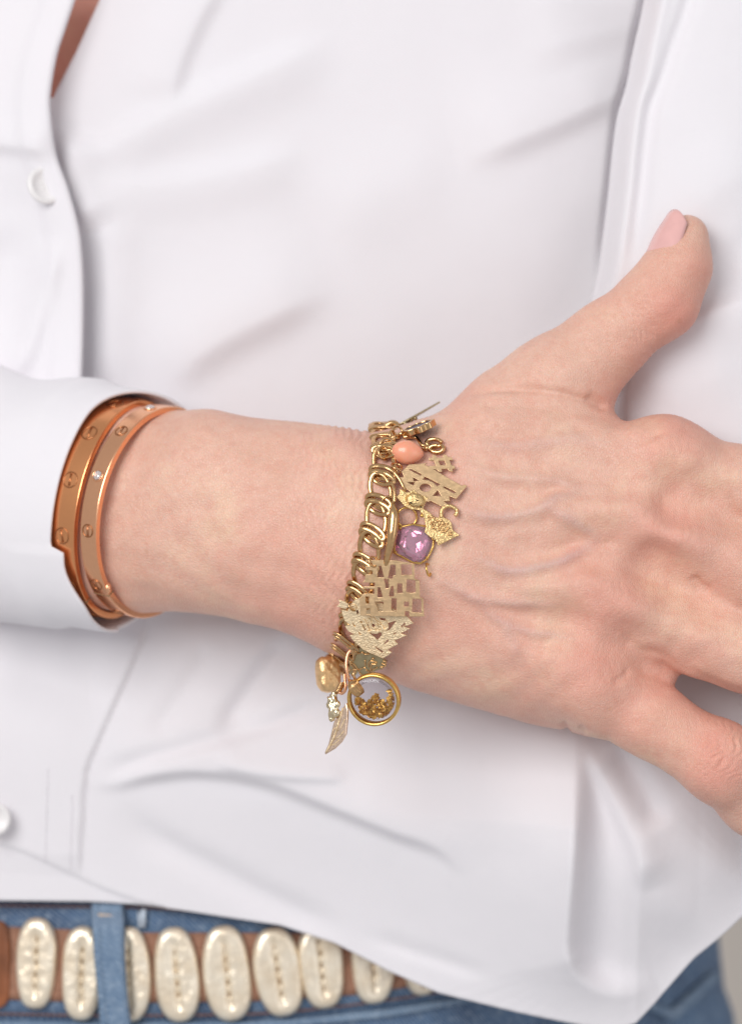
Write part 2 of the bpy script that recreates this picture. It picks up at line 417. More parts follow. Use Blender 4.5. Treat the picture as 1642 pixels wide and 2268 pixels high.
for pts, h, s_ in [([(650, 570), (1000, 485), (1300, 475), (1500, 545)], 11, 40), ([(650, 850), (1000, 800), (1250, 890), (1450, 1020)], 12, 42), ([(700, 1220), (950, 1190), (1080, 1280), (1220, 1355)], 13, 38), ([(300, 520), (600, 560), (900, 560)], 6, 26), ([(300, 800), (520, 830), (760, 830)], 7, 30), ([(420, 1110), (700, 1150), (900, 1150)], 6, 28)]:   # valleys between the tendons
    d, sd, al = poly_dist(u, v, smooth_poly([hz(*p) for p in pts], 5)); disp -= h * np.exp(-(d / s_) ** 2) * np.clip(np.minimum(al, 1 - al) * 4, 0, 1) * front
CREASE = [([(300, 100), (430, 70), (600, 65), (760, 85), (870, 115), (960, 150), (1030, 190)], 9, 9), ([(350, 150), (600, 150), (820, 190)], 3, 9), ([(1090, 340), (1190, 300), (1260, 262)], 6, 9),
          ([(600, 400), (800, 415), (1000, 440)], 3, 12), ([(760, 810), (900, 815), (1050, 800)], 4, 12), ([(1560, 560), (1600, 660), (1640, 720)], 4, 9),
          ([(1490, 1040), (1430, 1010), (1390, 960)], 8, 12), ([(1320, 1400), (1230, 1345), (1130, 1330), (1060, 1250)], 9, 16),
          ([(1010, 1470), (1070, 1440), (1090, 1390)], 5, 8), ([(770, 1655), (790, 1690), (800, 1720)], 7, 7), ([(850, 1680), (890, 1715)], 6, 7), ([(1080, 180), (1120, 120)], 5, 8), ([(890, 90), (950, 130), (985, 165)], 8, 12)]
for pts, h, s_ in CREASE:
    d, sd, al = poly_dist(u, v, smooth_poly([hz(*p) for p in pts], 5)); disp -= h * np.exp(-(d / s_) ** 2) * np.clip(np.minimum(al, 1 - al) * 5, 0, 1)
# wrinkles gathered at the wrist, beside the chain
ph = (u - (v - 1200) * -.12) + 7 * np.sin(v * .031) + 4 * np.sin(v * .083 + 1.3) + 3 * np.sin(v * .19 + u * .02)
wm = sstep(u, 590, 740) * (1 - sstep(u, 812, 850)) * (1 - sstep(v, 1120, 1240)) * (.55 + .45 * np.sin(v * .05 + 2 * np.sin(u * .03)))
disp += 2.5 * wm * np.sin(ph * 2 * math.pi / 17.0)
wm2 = sstep(u, 640, 760) * (1 - sstep(u, 800, 850)) * sstep(v, 1080, 1200) * (1 - sstep(v, 1300, 1450)); disp += 1.5 * wm2 * np.sin(ph * 2 * math.pi / 19)
# folded skin over the finger knuckles
for cu, cv, rad, ang, amp in ((1595, 1668, 58, .58, 3.2), (1478, 1160, 80, .3, .75), (1350, 1330, 70, .35, .6), (1490, 965, 60, .2, .7), (1300, 1490, 66, .5, .55), (1425, 720, 70, -.75, 1.6)):
    du, dv = u - cu, v - cv; a = du * math.cos(ang) + dv * math.sin(ang); b = -du * math.sin(ang) + dv * math.cos(ang)
    m = np.exp(-(du * du + dv * dv) / rad ** 2); disp += amp * m * np.sin((a + 9 * np.sin(b * .05 + cu) + 5 * np.sin(b * .13 + a * .07)) * 2 * math.pi / 17) * (.55 + .45 * np.sin(b * .11 + 1.7 * np.sin(a * .05 + cv)))
disp += 2.0 * np.sin(u * .045 + 2.1 * np.sin(v * .017)) * np.sin(v * .06 + 1.7 * np.sin(u * .021)) * front
disp -= 9 * np.exp(-(poly_dist(u, v, [(640, 985), (560, 1000), (700, 1050), (800, 1150)])[0] / 30) ** 2) * front * .35
BV = BV + BN * disp[:, None]
for cu, cv, rad, c in ((1480, 1180, 120, .42), (1345, 1345, 110, .42), (1310, 1480, 105, .46), (1490, 965, 95, .44), (1590, 1690, 88, .60), (1500, 700, 80, .55), (1440, 775, 60, .35), (1540, 600, 45, .35), (1370, 880, 55, .45),
                       (1450, 1560, 130, .34), (620, 1240, 150, .18), (1180, 1500, 150, .22), (1140, 1440, 120, .15), (1570, 1400, 110, .22), (1600, 1270, 100, .22), (1450, 1060, 110, .16), (760, 1000, 110, .14)):
    red = np.maximum(red, c * np.exp(-((u - cu) ** 2 + (v - cv) ** 2) / rad ** 2))
red += .10 * np.clip(-np.sin(ph * 2 * math.pi / 17), 0, 1) * wm
# torso under the shirt, same mesh
tc = np.array([-500., 0., -1720.]); nseg, nrow = 40, 14
TV = [(tc[0] + 1380 * math.cos(2 * math.pi * i / nseg), y, tc[2] + 960 * math.sin(2 * math.pi * i / nseg)) for y in np.linspace(-1100, 2300, nrow) for i in range(nseg)]
TQ = [(r * nseg + i, r * nseg + (i + 1) % nseg, (r + 1) * nseg + (i + 1) % nseg, (r + 1) * nseg + i) for r in range(nrow - 1) for i in range(nseg)]
nb = len(BV)
V_all = np.concatenate([BV, np.array(TV)]); Q_all = np.concatenate([BQ, np.array(TQ) + nb])
body = fast_mesh("body", V_all, Q_all, SKIN, person)
ca = body.data.color_attributes.new('skin', 'FLOAT_COLOR', 'POINT')
cd = np.zeros((len(V_all), 4), np.float32); cd[:nb, 0] = np.clip(red, 0, .9); cd[:nb, 1] = np.clip(vein, 0, .6); cd[:nb, 2] = wrk; cd[:, 3] = 1; cd[nb:, 0] = .45
ca.data.foreach_set('color', cd.ravel())

# depth map of the skin, so that jewellery can lie on it
sel = BN[:, 2] > .05
GH = 6.0; gw, gh = int(2000 / GH), int(2200 / GH)
DM = np.full((gw, gh), -2000.0); iu = np.clip((u / GH).astype(int), 0, gw - 1); iv = np.clip((v / GH).astype(int), 0, gh - 1)
np.maximum.at(DM, (iu[sel], iv[sel]), BV[sel, 2])
def skin_w(x, y):
    i, j = int(x / GH), int(y / GH); return float(DM[max(i - 1, 0):i + 2, max(j - 1, 0):j + 2].max())

# thumb nail: a curved plate lying on the end joint
NAIL = plain("pink_nail_polish", (.77, .44, .41, 1), .15, var=.04, Coat_Weight=.5)
c0, c1 = at(1489, 590, -189), at(1523, 484, -201); ax = (c1 - c0) / np.linalg.norm(c1 - c0)
n0 = np.array([-.74, .10, .60]); n0 -= ax * n0.dot(ax); n0 /= np.linalg.norm(n0); n1 = np.cross(ax, n0)
NAx, NBx = 14, 12; nv = []; nf = []
for layer in (0, 1):
    for i in range(NAx + 1):
        s_ = i / NAx
        for j in range(NBx + 1):
            a = (j / NBx - .5) * 2; wd = 50 * math.pi / 180 * a
            round_base = .17 * a * a; round_tip = .22 * a * a
            ss = s_ * (1 - round_base - round_tip) + round_base
            r_ = 69.5 * (1 - ss) ** .8 + 46 * (1 - (1 - ss) ** .8) + 3.5 * math.sin(math.pi * min(1, ss * 1.2)) - (6 if ss < .05 else 0) - 4 * abs(a) ** 6 - 4 * layer
            nv.append(c0 + (c1 - c0) * ss * 1.05 + r_ * (n0 * math.cos(wd) + n1 * math.sin(wd)))
m_ = (NAx + 1) * (NBx + 1)
for i in range(NAx):
    for j in range(NBx):
        q = (i * (NBx + 1) + j, i * (NBx + 1) + j + 1, (i + 1) * (NBx + 1) + j + 1, (i + 1) * (NBx + 1) + j)
        nf.append(q); nf.append(tuple(k + m_ for k in q[::-1]))
rim = [j for j in range(NBx)] + [i * (NBx + 1) + NBx for i in range(NAx)] + [NAx * (NBx + 1) + j for j in range(NBx, 0, -1)] + [i * (NBx + 1) for i in range(NAx, 0, -1)]
for a, b in zip(rim, rim[1:] + rim[:1]): nf.append((b, a, a + m_, b + m_))
new_mesh("thumb_nail", nv, nf, NAIL, person)

# ------------------------------------------------------------------ shirt
def ridge(u, v, pts, h, s_pos, s_neg, taper=5.0, n=6):
    """fold: a rounded crest with its own slope on each side (pos = right of travel, i.e. below a left-to-right line)"""
    d, sd, al = poly_dist(u, v, smooth_poly(pts, n)); s_ = np.where(sd > 0, s_pos, s_neg)
    tp = np.clip(np.minimum(al, 1 - al) * taper, 0, 1); tp = tp * tp * (3 - 2 * tp)
    return h * np.exp(-(d / s_) ** 2) * tp
def step(u, v, pts, h, soft, reach, taper=6.0):
    """overlap: the left-hand side stands h above the right and settles over reach"""
    d, sd, al = poly_dist(u, v, smooth_poly(pts, 6)); x = -d * sd
    tp = np.clip(np.minimum(al, 1 - al) * taper, 0, 1)
    return h * tp * np.where(x < 0, np.exp(x / reach), np.exp(-(x / soft) ** 2))
HEM = [(-150, 1998), (0, 2000), (200, 2002), (300, 2008), (400, 2020), (500, 2035), (620, 2052), (740, 2090), (860, 2150), (970, 2195), (1140, 2232), (1300, 2262), (1365, 2266), (1400, 2254), (1450, 2203), (1530, 2110), (1600, 2048), (1642, 2008), (1760, 1880), (1950, 1660)]
def hem(u): return np.interp(u, [p[0] for p in HEM], [p[1] for p in HEM])
CL = [(-110, 1450), (0, 1431), (100, 1409), (170, 1396), (240, 1376), (330, 1364), (420, 1355), (560, 1337), (610, 1328), (645, 1320), (690, 1312), (740, 1322), (820, 1345), (1000, 1350), (1300, 1390), (1700, 1440)]
def front_w(u, v):
    up = -610 + 30 * np.cos((u - 600) / 700) - 5 * sstep(u, 1100, 1420) * (1 - sstep(v, 500, 1100)) - 20 * sstep(v, 500, 1000) * (1 - sstep(v, 1200, 1500))
    lowv = np.interp(u, [-150, 200, 500, 800, 1100, 1400, 1650, 1950], [-600, -596, -560, -505, -420, -350, -335, -420])
    lowe = np.interp(u, [-150, 300, 800, 1200, 1400, 1650, 1950], [-652, -648, -620, -560, -520, -500, -600])
    k = sstep(v, 1050, 1640); hv = hem(u); e = sstep(v, hv - 420, hv + 30)
    w = up * (1 - k) + (lowv * (1 - e) + lowe * e) * k
    # upper part
    w += ridge(u, v, [(330, 880), (450, 775), (590, 700), (760, 620)], 34, 46, 130, 3)
    w += ridge(u, v, [(360, 260), (400, 130), (440, 40), (500, -60)], 22, 24, 85, 4)
    w += ridge(u, v, [(165, 400), (240, 340), (330, 285), (460, 225), (600, 160), (760, 90)], 26, 70, 34, 4)
    w += ridge(u, v, [(165, 420), (300, 425), (480, 400), (700, 340)], 20, 70, 40, 4)
    w += ridge(u, v, [(1430, 172), (1380, 196), (1300, 235), (1190, 285), (1080, 330), (1000, 360)], 28, 130, 34, 3)
    w += ridge(u, v, [(1240, -60), (1235, 60), (1260, 160)], 16, 70, 170, 3)
    w += ridge(u, v, [(168, 280), (160, 360), (172, 430), (215, 520)], 34, 34, 60, 4) 
    w += ridge(u, v, [(225, 430), (250, 520), (252, 640), (240, 760), (240, 900)], 20, 45, 60, 4)
    w += ridge(u, v, [(700, 520), (860, 420), (1020, 370)], 14, 90, 90, 3)
    w += ridge(u, v, [(1330, 420), (1300, 640), (1180, 820)], -12, 80, 90, 3)
    d, sd, al = poly_dist(u, v, smooth_poly([(b - 2, a) for a, b in CL[:9]], 4)); w -= 60 * np.exp(-(d / 10) ** 2) * (1 - sstep(v, 380, 640))
    # lower part
    w += ridge(u, v, [(182, 1728), (250, 1733), (330, 1712), (420, 1700), (520, 1706), (620, 1730), (750, 1780), (870, 1826), (970, 1862), (1040, 1930)], 34, 17, 90, 5)
    w += ridge(u, v, [(215, 1722), (330, 1678), (450, 1645), (600, 1605), (740, 1545)], -17, 16, 24, 6)
    w += ridge(u, v, [(470, 1682), (600, 1708), (780, 1714)], 14, 12, 34, 6)
    w += ridge(u, v, [(255, 1770), (335, 1850), (480, 1930), (640, 2012), (790, 2070)], -18, 38, 30, 4)
    w += ridge(u, v, [(660, 1400), (575, 1500), (515, 1590), (480, 1640)], -28, 28, 46, 4)
    w += ridge(u, v, [(470, 1420), (400, 1540), (330, 1640)], -8, 24, 30, 5)
    w += ridge(u, v, [(780, 2062), (900, 2100), (1000, 2128), (1110, 2162)], -8, 18, 22, 3)
    w += step(u, v, [(1262, 1560), (1256, 1650), (1250, 1780), (1244, 1900), (1238, 2010), (1240, 2090), (1268, 2150), (1325, 2186), (1390, 2192), (1450, 2170)], 118, 42, 240, 3.2)
    w += ridge(u, v, [(1285, 1620), (1340, 1740), (1390, 1850), (1420, 1960)], 30, 22, 50, 5)
    w += ridge(u, v, [(1345, 1620), (1400, 1720), (1450, 1820)], -26, 40, 24, 4)
    w += ridge(u, v, [(1650, 1850), (1590, 1900), (1530, 1990), (1450, 2080)], 36, 110, 140, 3)
    w += ridge(u, v, [(880, 1640), (1000, 1700), (1160, 1780), (1230, 1850)], 14, 80, 80, 3)
    # button band under the arm and its turned-up tail
    w += step(u, v, [(330, 1370), (290, 1470), (250, 1560), (215, 1640), (190, 1700), (182, 1760), (176, 1850), (172, 1945)], 13, 3, 160, 12)
    w += step(u, v, [(310, 2002), (240, 1974), (172, 1943), (100, 1908), (30, 1878), (-60, 1850)], -9, 4, 200, 12) * .0
    d, sd, al = poly_dist(u, v, smooth_poly([(-120, 1835), (30, 1878), (100, 1908), (172, 1943), (240, 1974), (330, 2004)], 5)); w += np.where(sd < 0, 8 * np.exp(-d / 120), 8 * np.exp(-(d / 4) ** 2)) 
    return w
def grid_sheet(name, U, V_, wfun, mat, parent, w0, solid=5.0):
    """cloth sheet: rows/columns of design points; the plane at w0 is placed once, then folds move along the depth axis"""
    f0 = (DCAM - w0) / DCAM
    W = wfun(U, V_); P = np.stack([(U - 821) * f0, (1134 - V_) * f0, W], -1); r, c = U.shape
    idx = np.arange(r * c).reshape(r, c)
    Q = np.stack([idx[:-1, :-1], idx[1:, :-1], idx[1:, 1:], idx[:-1, 1:]], -1).reshape(-1, 4)
    o = fast_mesh(name, P.reshape(-1, 3), Q, mat, parent)
    if solid:
        md = o.modifiers.new("cloth", 'SOLIDIFY'); md.thickness = solid * S; md.offset = -1
    return o
uu = np.arange(-120, 1900, 6.5); tt = np.linspace(0, 1, 350)
U, T = np.meshgrid(uu, tt); VV = -110 + T * (hem(U) + 110)
shirt = grid_sheet("shirt", U, VV, front_w, CLOTH, person, -600)
# upper button band, lying over the other front
EDGE = [(-110, 205), (0, 173), (70, 150), (130, 131), (215, 117), (270, 119), (350, 131), (420, 156), (500, 178), (560, 186), (650, 190), (800, 188), (950, 180)]
def edge_u(v): 
    pl = np.array(smooth_poly([(b, a) for b, a in EDGE], 8)); return np.interp(v, pl[:, 0], pl[:, 1])
vv = np.arange(-110, 950, 6.0); ss = np.linspace(0, 1, 60)
SS, V2 = np.meshgrid(ss, vv); U2 = -130 + SS * (edge_u(V2) + 130)
def band_w(u, v):
    e = edge_u(v) - u
    w = front_w(np.full_like(u, 330.), v * 0 + 600.) + 6 + 72 * np.exp(-(e / 110) ** 2) - 9 * np.exp(-(e / 5) ** 2) + 8 * sstep(e, 90, 60) 
    w += ridge(u, v, [(-130, 300), (0, 318), (80, 332), (135, 352)], 24, 20, 60, 4) 
    w += ridge(u, v, [(130, 520), (105, 640), (60, 780), (0, 860)], 26, 40, 26, 4)
    w += ridge(u, v, [(20, 480), (0, 620), (-60, 760)], -20, 50, 50, 3)
    return w
placket = grid_sheet("placket", U2, V2, band_w, CLOTH, shirt, -560)
# neck edge of the far front: skin shows between the two edges above v = 215
# (cut from the shirt sheet: vertices left of the opening line are removed)
bm = bmesh.new(); bm.from_mesh(shirt.data)
f0 = (DCAM + 600) / DCAM
kill = []
for f in bm.faces:
    c = f.calc_center_median(); uu_ = c.x / S / f0 + 821; vv_ = 1134 - (c.z - ZC) / S / f0
    lim = np.interp(vv_, [-110, 0, 115, 214], [290, 222, 170, 119])
    if vv_ < 214 and uu_ < lim: kill.append(f)
bmesh.ops.delete(bm, geom=kill, context='FACES')
for vt in bm.verts:
    if vt.is_boundary:
        uu_ = vt.co.x / S / f0 + 821; vv_ = 1134 - (vt.co.z - ZC) / S / f0
        if -100 < vv_ < 214 and uu_ < 330:
            vt.co.x = (np.interp(vv_, [-110, 0, 115, 214], [290, 222, 170, 119]) - 821) * f0 * S
bm.to_mesh(shirt.data); bm.free()
# right-hand sleeve (the other arm)
def left_u(v):
    pl = np.array(smooth_poly([(a, b) for a, b in CL], 8)); return np.interp(v, pl[:, 0], pl[:, 1])
vs = np.arange(-110, 1700, 7.0); s3 = np.concatenate([np.linspace(0, .12, 22), np.linspace(.13, 1, 70)])
S3, V3 = np.meshgrid(s3, vs); U3 = left_u(V3) + S3 * (1980 - left_u(V3))
def sleeve_w(u, v):
    e = u - left_u(v)
    base = -268 + 20 * sstep(v, 300, 800) - 90 * ((u - 1640) / 330) ** 2 - 240 * sstep(v, 1100, 1600)
    w = base - 150 * np.exp(-(e / 20) ** 2) + 14 * np.exp(-((e - 30) / 20) ** 2) * (1 - sstep(v, 540, 660)) - 17 * np.exp(-((e - 66 - 30 * sstep(v, 260, -60)) / 17) ** 2) * (1 - sstep(v, 420, 640))
    w += ridge(u, v, [(1330, 850), (1420, 790), (1480, 745), (1560, 705), (1660, 672), (1800, 640)], 22, 70, 22, 5)
    w += ridge(u, v, [(1430, 700), (1400, 660), (1440, 560), (1560, 430), (1700, 330)], 18, 60, 90, 4)
    w += ridge(u, v, [(1330, 700), (1400, 650), (1450, 600)], -22, 18, 22, 4)
    w += ridge(u, v, [(1400, 900), (1500, 850), (1660, 800)], 14, 70, 70, 3)
    w += ridge(u, v, [(1560, 640), (1640, 560), (1760, 420)], -14, 40, 40, 4)
    return w
grid_sheet("sleeve", U3, V3, sleeve_w, CLOTH, shirt, -300)

# left-hand sleeve with its open cuff: a tube round the forearm
def ring_frame(c, yaw, roll):
    """axis along the forearm; returns centre, axis, up, front (pointing to the camera)"""
    c = at(*c); ax_ = np.array([math.cos(roll) * math.cos(yaw), -math.sin(roll) * math.cos(yaw), math.sin(yaw)])
    up = np.array([math.sin(roll), math.cos(roll), 0.]); fr = np.cross(ax_, up); fr /= np.linalg.norm(fr)
    if fr[2] < 0: fr = -fr
    return c, ax_, up, fr
CUFF = dict(c=(237, 1124, -408), yaw=math.radians(29), roll=math.radians(10.5))
back_ = at(-330, 1066, -650) - at(237, 1124, -408); back_ /= np.linalg.norm(back_)
c_, a_, up_, fr_ = ring_frame(**CUFF)
NT_, NS_ = 160, 46; SV = []; 
def cuff_pt(th, s_, off=0):
    """th: 0 = front (camera), 90 = top, -90 = bottom; s_ = distance back from the mouth"""
    ct, st = math.cos(th), math.sin(th)
    ry = (284 + .05 * s_ + off); rx = 222 + .01 * min(s_, 700) + off
    deg = math.degrees(math.atan2(st, ct))
    lip = 0.0
    if -100 <= deg < -22: lip = 36 * float(sstep(np.array(-deg), 22, 25)) + 36 * float(sstep(np.array(-deg), 30, 60))
    if deg > 45: lip += 116 * float(sstep(np.array(deg), 45, 130))
    if deg < -100: lip += 116 - 56 * float(sstep(np.array(-deg), 170, 105))
    q = c_ + up_ * ry * st + fr_ * rx * ct + a_ * lip * max(0, 1 - s_ / 160) + back_ * s_
    q = q + np.array([0, 4 * math.sin(3 * th + s_ * .01) + 5 * math.sin(th * 2 - s_ * .02), 5 * math.sin(2 * th + s_ * .012)]) * min(1, s_ / 120)
    if s_ > 90: q[1] += 10 * math.sin((s_ - 90) * .02 + th)
    return q
sl = np.concatenate([np.linspace(0, 24, 6), np.linspace(32, 900, NS_ - 6)])
for s_ in sl:
    for k in range(NT_): SV.append(cuff_pt(2 * math.pi * k / NT_, s_))
SQ = [(i * NT_ + k, i * NT_ + (k + 1) % NT_, (i + 1) * NT_ + (k + 1) % NT_, (i + 1) * NT_ + k) for i in range(len(sl) - 1) for k in range(NT_)]
cuff = fast_mesh("cuffed_sleeve", np.array(SV), np.array(SQ), CLOTH, shirt)
md = cuff.modifiers.new("cloth", 'SOLIDIFY'); md.thickness = 8 * S; md.offset = -1

# buttons with four holes
def make_button(pos, normal, r, tilt=0):
    m = MB(); n = np.asarray(normal, float); n /= np.linalg.norm(n); a = np.cross(n, [0, 1, .1]); a /= np.linalg.norm(a); b = np.cross(n, a)
    prof = [(0, 3), (.30, 3), (.34, 3.5), (.62, 5), (.70, 9), (.85, 11), (.97, 9), (1, 5), (.97, 0), (0, 0)]; N = 28; V = []; F = []
    for rr, hh in prof:
        for k in range(N): V.append(np.asarray(pos) + (a * math.cos(2 * math.pi * k / N) + b * math.sin(2 * math.pi * k / N)) * rr * r + n * hh)
    for i in range(len(prof) - 1):
        for k in range(N): F.append((i * N + k, i * N + (k + 1) % N, (i + 1) * N + (k + 1) % N, (i + 1) * N + k))
    m.add(V, F)
    for k in range(4):
        th = math.pi / 4 + k * math.pi / 2; c = np.asarray(pos) + (a * math.cos(th) + b * math.sin(th)) * r * .22 + n * 3.2
        m.ball(c, (r * .07, r * .07, 1.2), 8, 4)
    return m.build("button", BUTTON, shirt)
bw_ = float(band_w(np.array([[97.]]), np.array([[412.]]))[0, 0])
make_button(at(98, 412, bw_ + 4), (.50, .22, .80), 46)
make_button(at(-14, 1815, -575), (.25, 0, 1), 40)
make_button(at(-32, 1385, -330), (-.3, -.3, 1), 36)
# stitched lines on the lower band
STITCH = plain("white_thread", (.74, .71, .74, 1), .8)
m = MB()
for x0, y0, x1, y1 in ((107, 1700, 98, 1915), (160, 1760, 154, 1930)):
    n = 16
    for k in range(n):
        t0, t1 = (k + .15) / n, (k + .8) / n
        pts = [(x0 + (x1 - x0) * t, y0 + (y1 - y0) * t) for t in (t0, (t0 + t1) / 2, t1)]
        f0 = (DCAM + 600) / DCAM
        m.tube([np.array([(p[0] - 821) * f0, (1134 - p[1]) * f0, float(front_w(np.array([p[0]]), np.array([p[1]]))[0]) + .6]) for p in pts], 1.3, 5)
st = m.build("seam_stitching", STITCH, shirt); st['kind'] = 'stuff'

# ------------------------------------------------------------------ jeans
def denim_mat(name, c0, c1, scale=1.0):
    m = NT(name); v = m.coord()
    tw = m.n('ShaderNodeTexWave', wave_type='BANDS', bands_direction='DIAGONAL'); tw.inputs['Scale'].default_value = 420; tw.inputs['Distortion'].default_value = 2; m.l(v, tw.inputs['Vector'])
    a = m.ramp(m.noise(50, 5, v, .65), [(.33, c0), (.66, c1)])
    a = m.mix(m.math('MULTIPLY', tw.outputs['Fac'], .35), a, (.42, .50, .60, 1))
    a = m.mix(m.math('MULTIPLY', m.ramp(m.noise(700, 3, v), [(.5, (0, 0, 0, 1)), (.8, (1, 1, 1, 1))]), .5), a, (.46, .55, .65, 1))
    m.set(Base_Color=a, Roughness=.9, Normal=m.bump(tw.outputs['Fac'], .0003)); return m.m
DENIM = denim_mat("blue_denim", (.018, .06, .15, 1), (.085, .18, .33, 1)); DENIM_L = denim_mat("faded_denim", (.07, .15, .27, 1), (.22, .32, .45, 1))
THREAD = plain("rust_thread", (.25, .12, .08, 1), .8)
HC = np.array([-500., 0., -1640.])
def hip(th, y, off=0.0):
    """th in degrees: 0 = towards the camera, 90 = picture right"""
    k = math.radians(th); g = 1 + .045 * max(0, (-950 - y) / 600)
    return np.array([HC[0] + (1402 * g + off) * math.sin(k), y, HC[2] + (950 * g + off) * math.cos(k)])
def hip_at(u, v, off=0.0):
    """point of the hip surface seen at picture place (u, v)"""
    best = None; a, b = -80.0, 88.0
    for _ in range(40):
        mth = (a + b) / 2; p = hip(mth, -1100, off); f = (DCAM - p[2]) / DCAM; x = p[0] / f + 821
        if x < u: a = mth
        else: b = mth
    th = (a + b) / 2; y = -1000.
    for _ in range(4):
        p = hip(th, y, off); f = (DCAM - p[2]) / DCAM; y = (1134 - v) * f
    return th, y
m = MB(); V = []; F = []; ths = np.linspace(-85, 140, 140); ys = np.linspace(-960, -1900, 70)
def jean_off(th, y):
    return 12 * math.sin(th * .13 + y * .012) + 7 * math.sin(y * .03 + th * .05)
for y in ys:
    for th in ths: V.append(hip(th, y, 0 + (jean_off(th, y) if y < -1270 else 0)))
F = [(i * 140 + k, (i + 1) * 140 + k, (i + 1) * 140 + k + 1, i * 140 + k + 1) for i in range(69) for k in range(139)]
jeans = fast_mesh("jeans", np.array(V), np.array(F), DENIM, person)
def hip_strip(name, pts_top, pts_bot, off, thick, mat, parent, n=90, bulge=0.0):
    """band lying on the hips between two picture curves"""
    tu = np.linspace(pts_top[0][0], pts_top[-1][0], n); R = 8; V = []
    for side in (0, 1):
        for x in tu:
            vt = np.interp(x, *zip(*pts_top)); vb = np.interp(x, *zip(*pts_bot))
            for r in range(R + 1):
                t = r / R; vv = vt + (vb - vt) * t
                th, y = hip_at(x, vv, off); e = min(t, 1 - t) * 2
                V.append(hip(th, y, off + (0 if side else thick * min(1, .3 + 4 * e) + bulge * math.sin(math.pi * t))))
    w_ = R + 1; F = []
    for i in range(n - 1):
        for r in range(R):
            F.append((i * w_ + r, i * w_ + r + 1, (i + 1) * w_ + r + 1, (i + 1) * w_ + r))
            b = n * w_; F.append((b + i * w_ + r, b + (i + 1) * w_ + r, b + (i + 1) * w_ + r + 1, b + i * w_ + r + 1))
        for r in (0, R): b = n * w_; F.append((i * w_ + r, (i + 1) * w_ + r, b + (i + 1) * w_ + r, b + i * w_ + r))
    for i in (0, n - 1):
        for r in range(R): b = n * w_; F.append((i * w_ + r, i * w_ + r + 1, b + i * w_ + r + 1, b + i * w_ + r))
    o = new_mesh(name, V, F, mat, parent)
    bm = bmesh.new(); bm.from_mesh(o.data); bmesh.ops.recalc_face_normals(bm, faces=bm.faces); bm.to_mesh(o.data); bm.free(); return o
WTOP = [(-120, 1982), (0, 1988), (250, 1994), (500, 2010), (900, 2040), (1300, 2030), (1560, 2000)]
WBOT = [(-120, 2250), (0, 2252), (250, 2258), (560, 2254), (700, 2244), (860, 2226), (1030, 2198), (1200, 2165), (1560, 2090)]
waist = hip_strip("waistband", WTOP, WBOT, 4, 10, DENIM, jeans)
def seam(name, curve, off, mat, r=2.4, dash=13):
    m = MB(); L = smooth_poly(curve, 30); L = [p for p in L]; acc = 0; pts = []
    for p in L:
        th, y = hip_at(p[0], p[1], off); pts.append(hip(th, y, off))
    n = len(pts)
    d = np.concatenate([[0], np.cumsum(np.linalg.norm(np.diff(np.array(pts), axis=0), axis=1))]); A = np.array(pts)
    k = 0.0
    while k + dash < d[-1]:
        q = [np.array([np.interp(k + x, d, A[:, i]) for i in range(3)]) + np.array([0, 0, z]) for x, z in ((0, -1), (dash * .4, 1.5), (dash * .8, -1))]
        m.tube(q, r, 5); k += dash
    o = m.build(name, mat, jeans); o['kind'] = 'stuff'; return o
seam("waist_stitching", [(-100, 2005), (100, 2008), (330, 2012), (560, 2030)], 16, THREAD)
seam("lower_stitching", [(-100, 2247), (0, 2246), (250, 2250), (560, 2246), (700, 2235), (860, 2215), (1030, 2188), (1200, 2155)], 16, THREAD)
lowb = hip_strip("seam_roll", [(-120, 2260), (250, 2266), (560, 2262), (700, 2252), (860, 2234), (1030, 2206), (1250, 2166)], [(-120, 2275), (250, 2282), (560, 2280), (700, 2270), (860, 2252), (1030, 2222), (1250, 2180)], 6, 8, DENIM_L, jeans)
pk = hip_strip("pocket_edge", [(1395, 2205), (1470, 2235), (1570, 2150)], [(1395, 2225), (1470, 2262), (1570, 2175)], 8, 12, DENIM_L, jeans, 30)
rv = at(1500, 2215, 0)
# ------------------------------------------------------------------ belt
STRAP = plain("tan_suede", lin(158, 116, 94), .85, .0003, 1500, .15)
PAD = NT("pale_gold_leather"); vco = PAD.coord()
PAD.set(Base_Color=PAD.ramp(PAD.noise(200, 4, vco), [(.3, (.84, .71, .53, 1)), (.7, (.95, .86, .70, 1))]), Metallic=.5, Roughness=.33, Normal=PAD.bump(PAD.noise(240, 3, vco, .55), .0005))
PAD = PAD.m
AMBER = plain("amber_tortoise", lin(140, 84, 52), .35, 0, 300, .5)
HOLE = plain("dark_stitch", (.26, .17, .09, 1), .8)
th0, y0 = hip_at(500, 2150, 20); bp = hip(th0, y0, 20)
belt = thing("belt", "tan suede belt with pale gold oval leather pads, worn on the blue jeans", "belt", Vector(world_co(bp)))
hip_strip("strap", [(-120, 2050), (0, 2052), (300, 2066), (560, 2066), (800, 2068), (1000, 2056), (1300, 2030)], [(-120, 2212), (0, 2214), (250, 2222), (560, 2218), (780, 2204), (960, 2178), (1300, 2110)], 16, 10, STRAP, belt)
PADS = [(80, 2134, 46, 102, 2), (182, 2156, 46, 105, 2), (286, 2158, 48, 106, -2), (391, 2159, 50, 106, -5), (502, 2156, 53, 107, -6), (615, 2153, 53, 100, -9), (711, 2140, 50, 95, -6), (825, 2130, 49, 94, -3), (934, 2112, 44, 94, -2)]
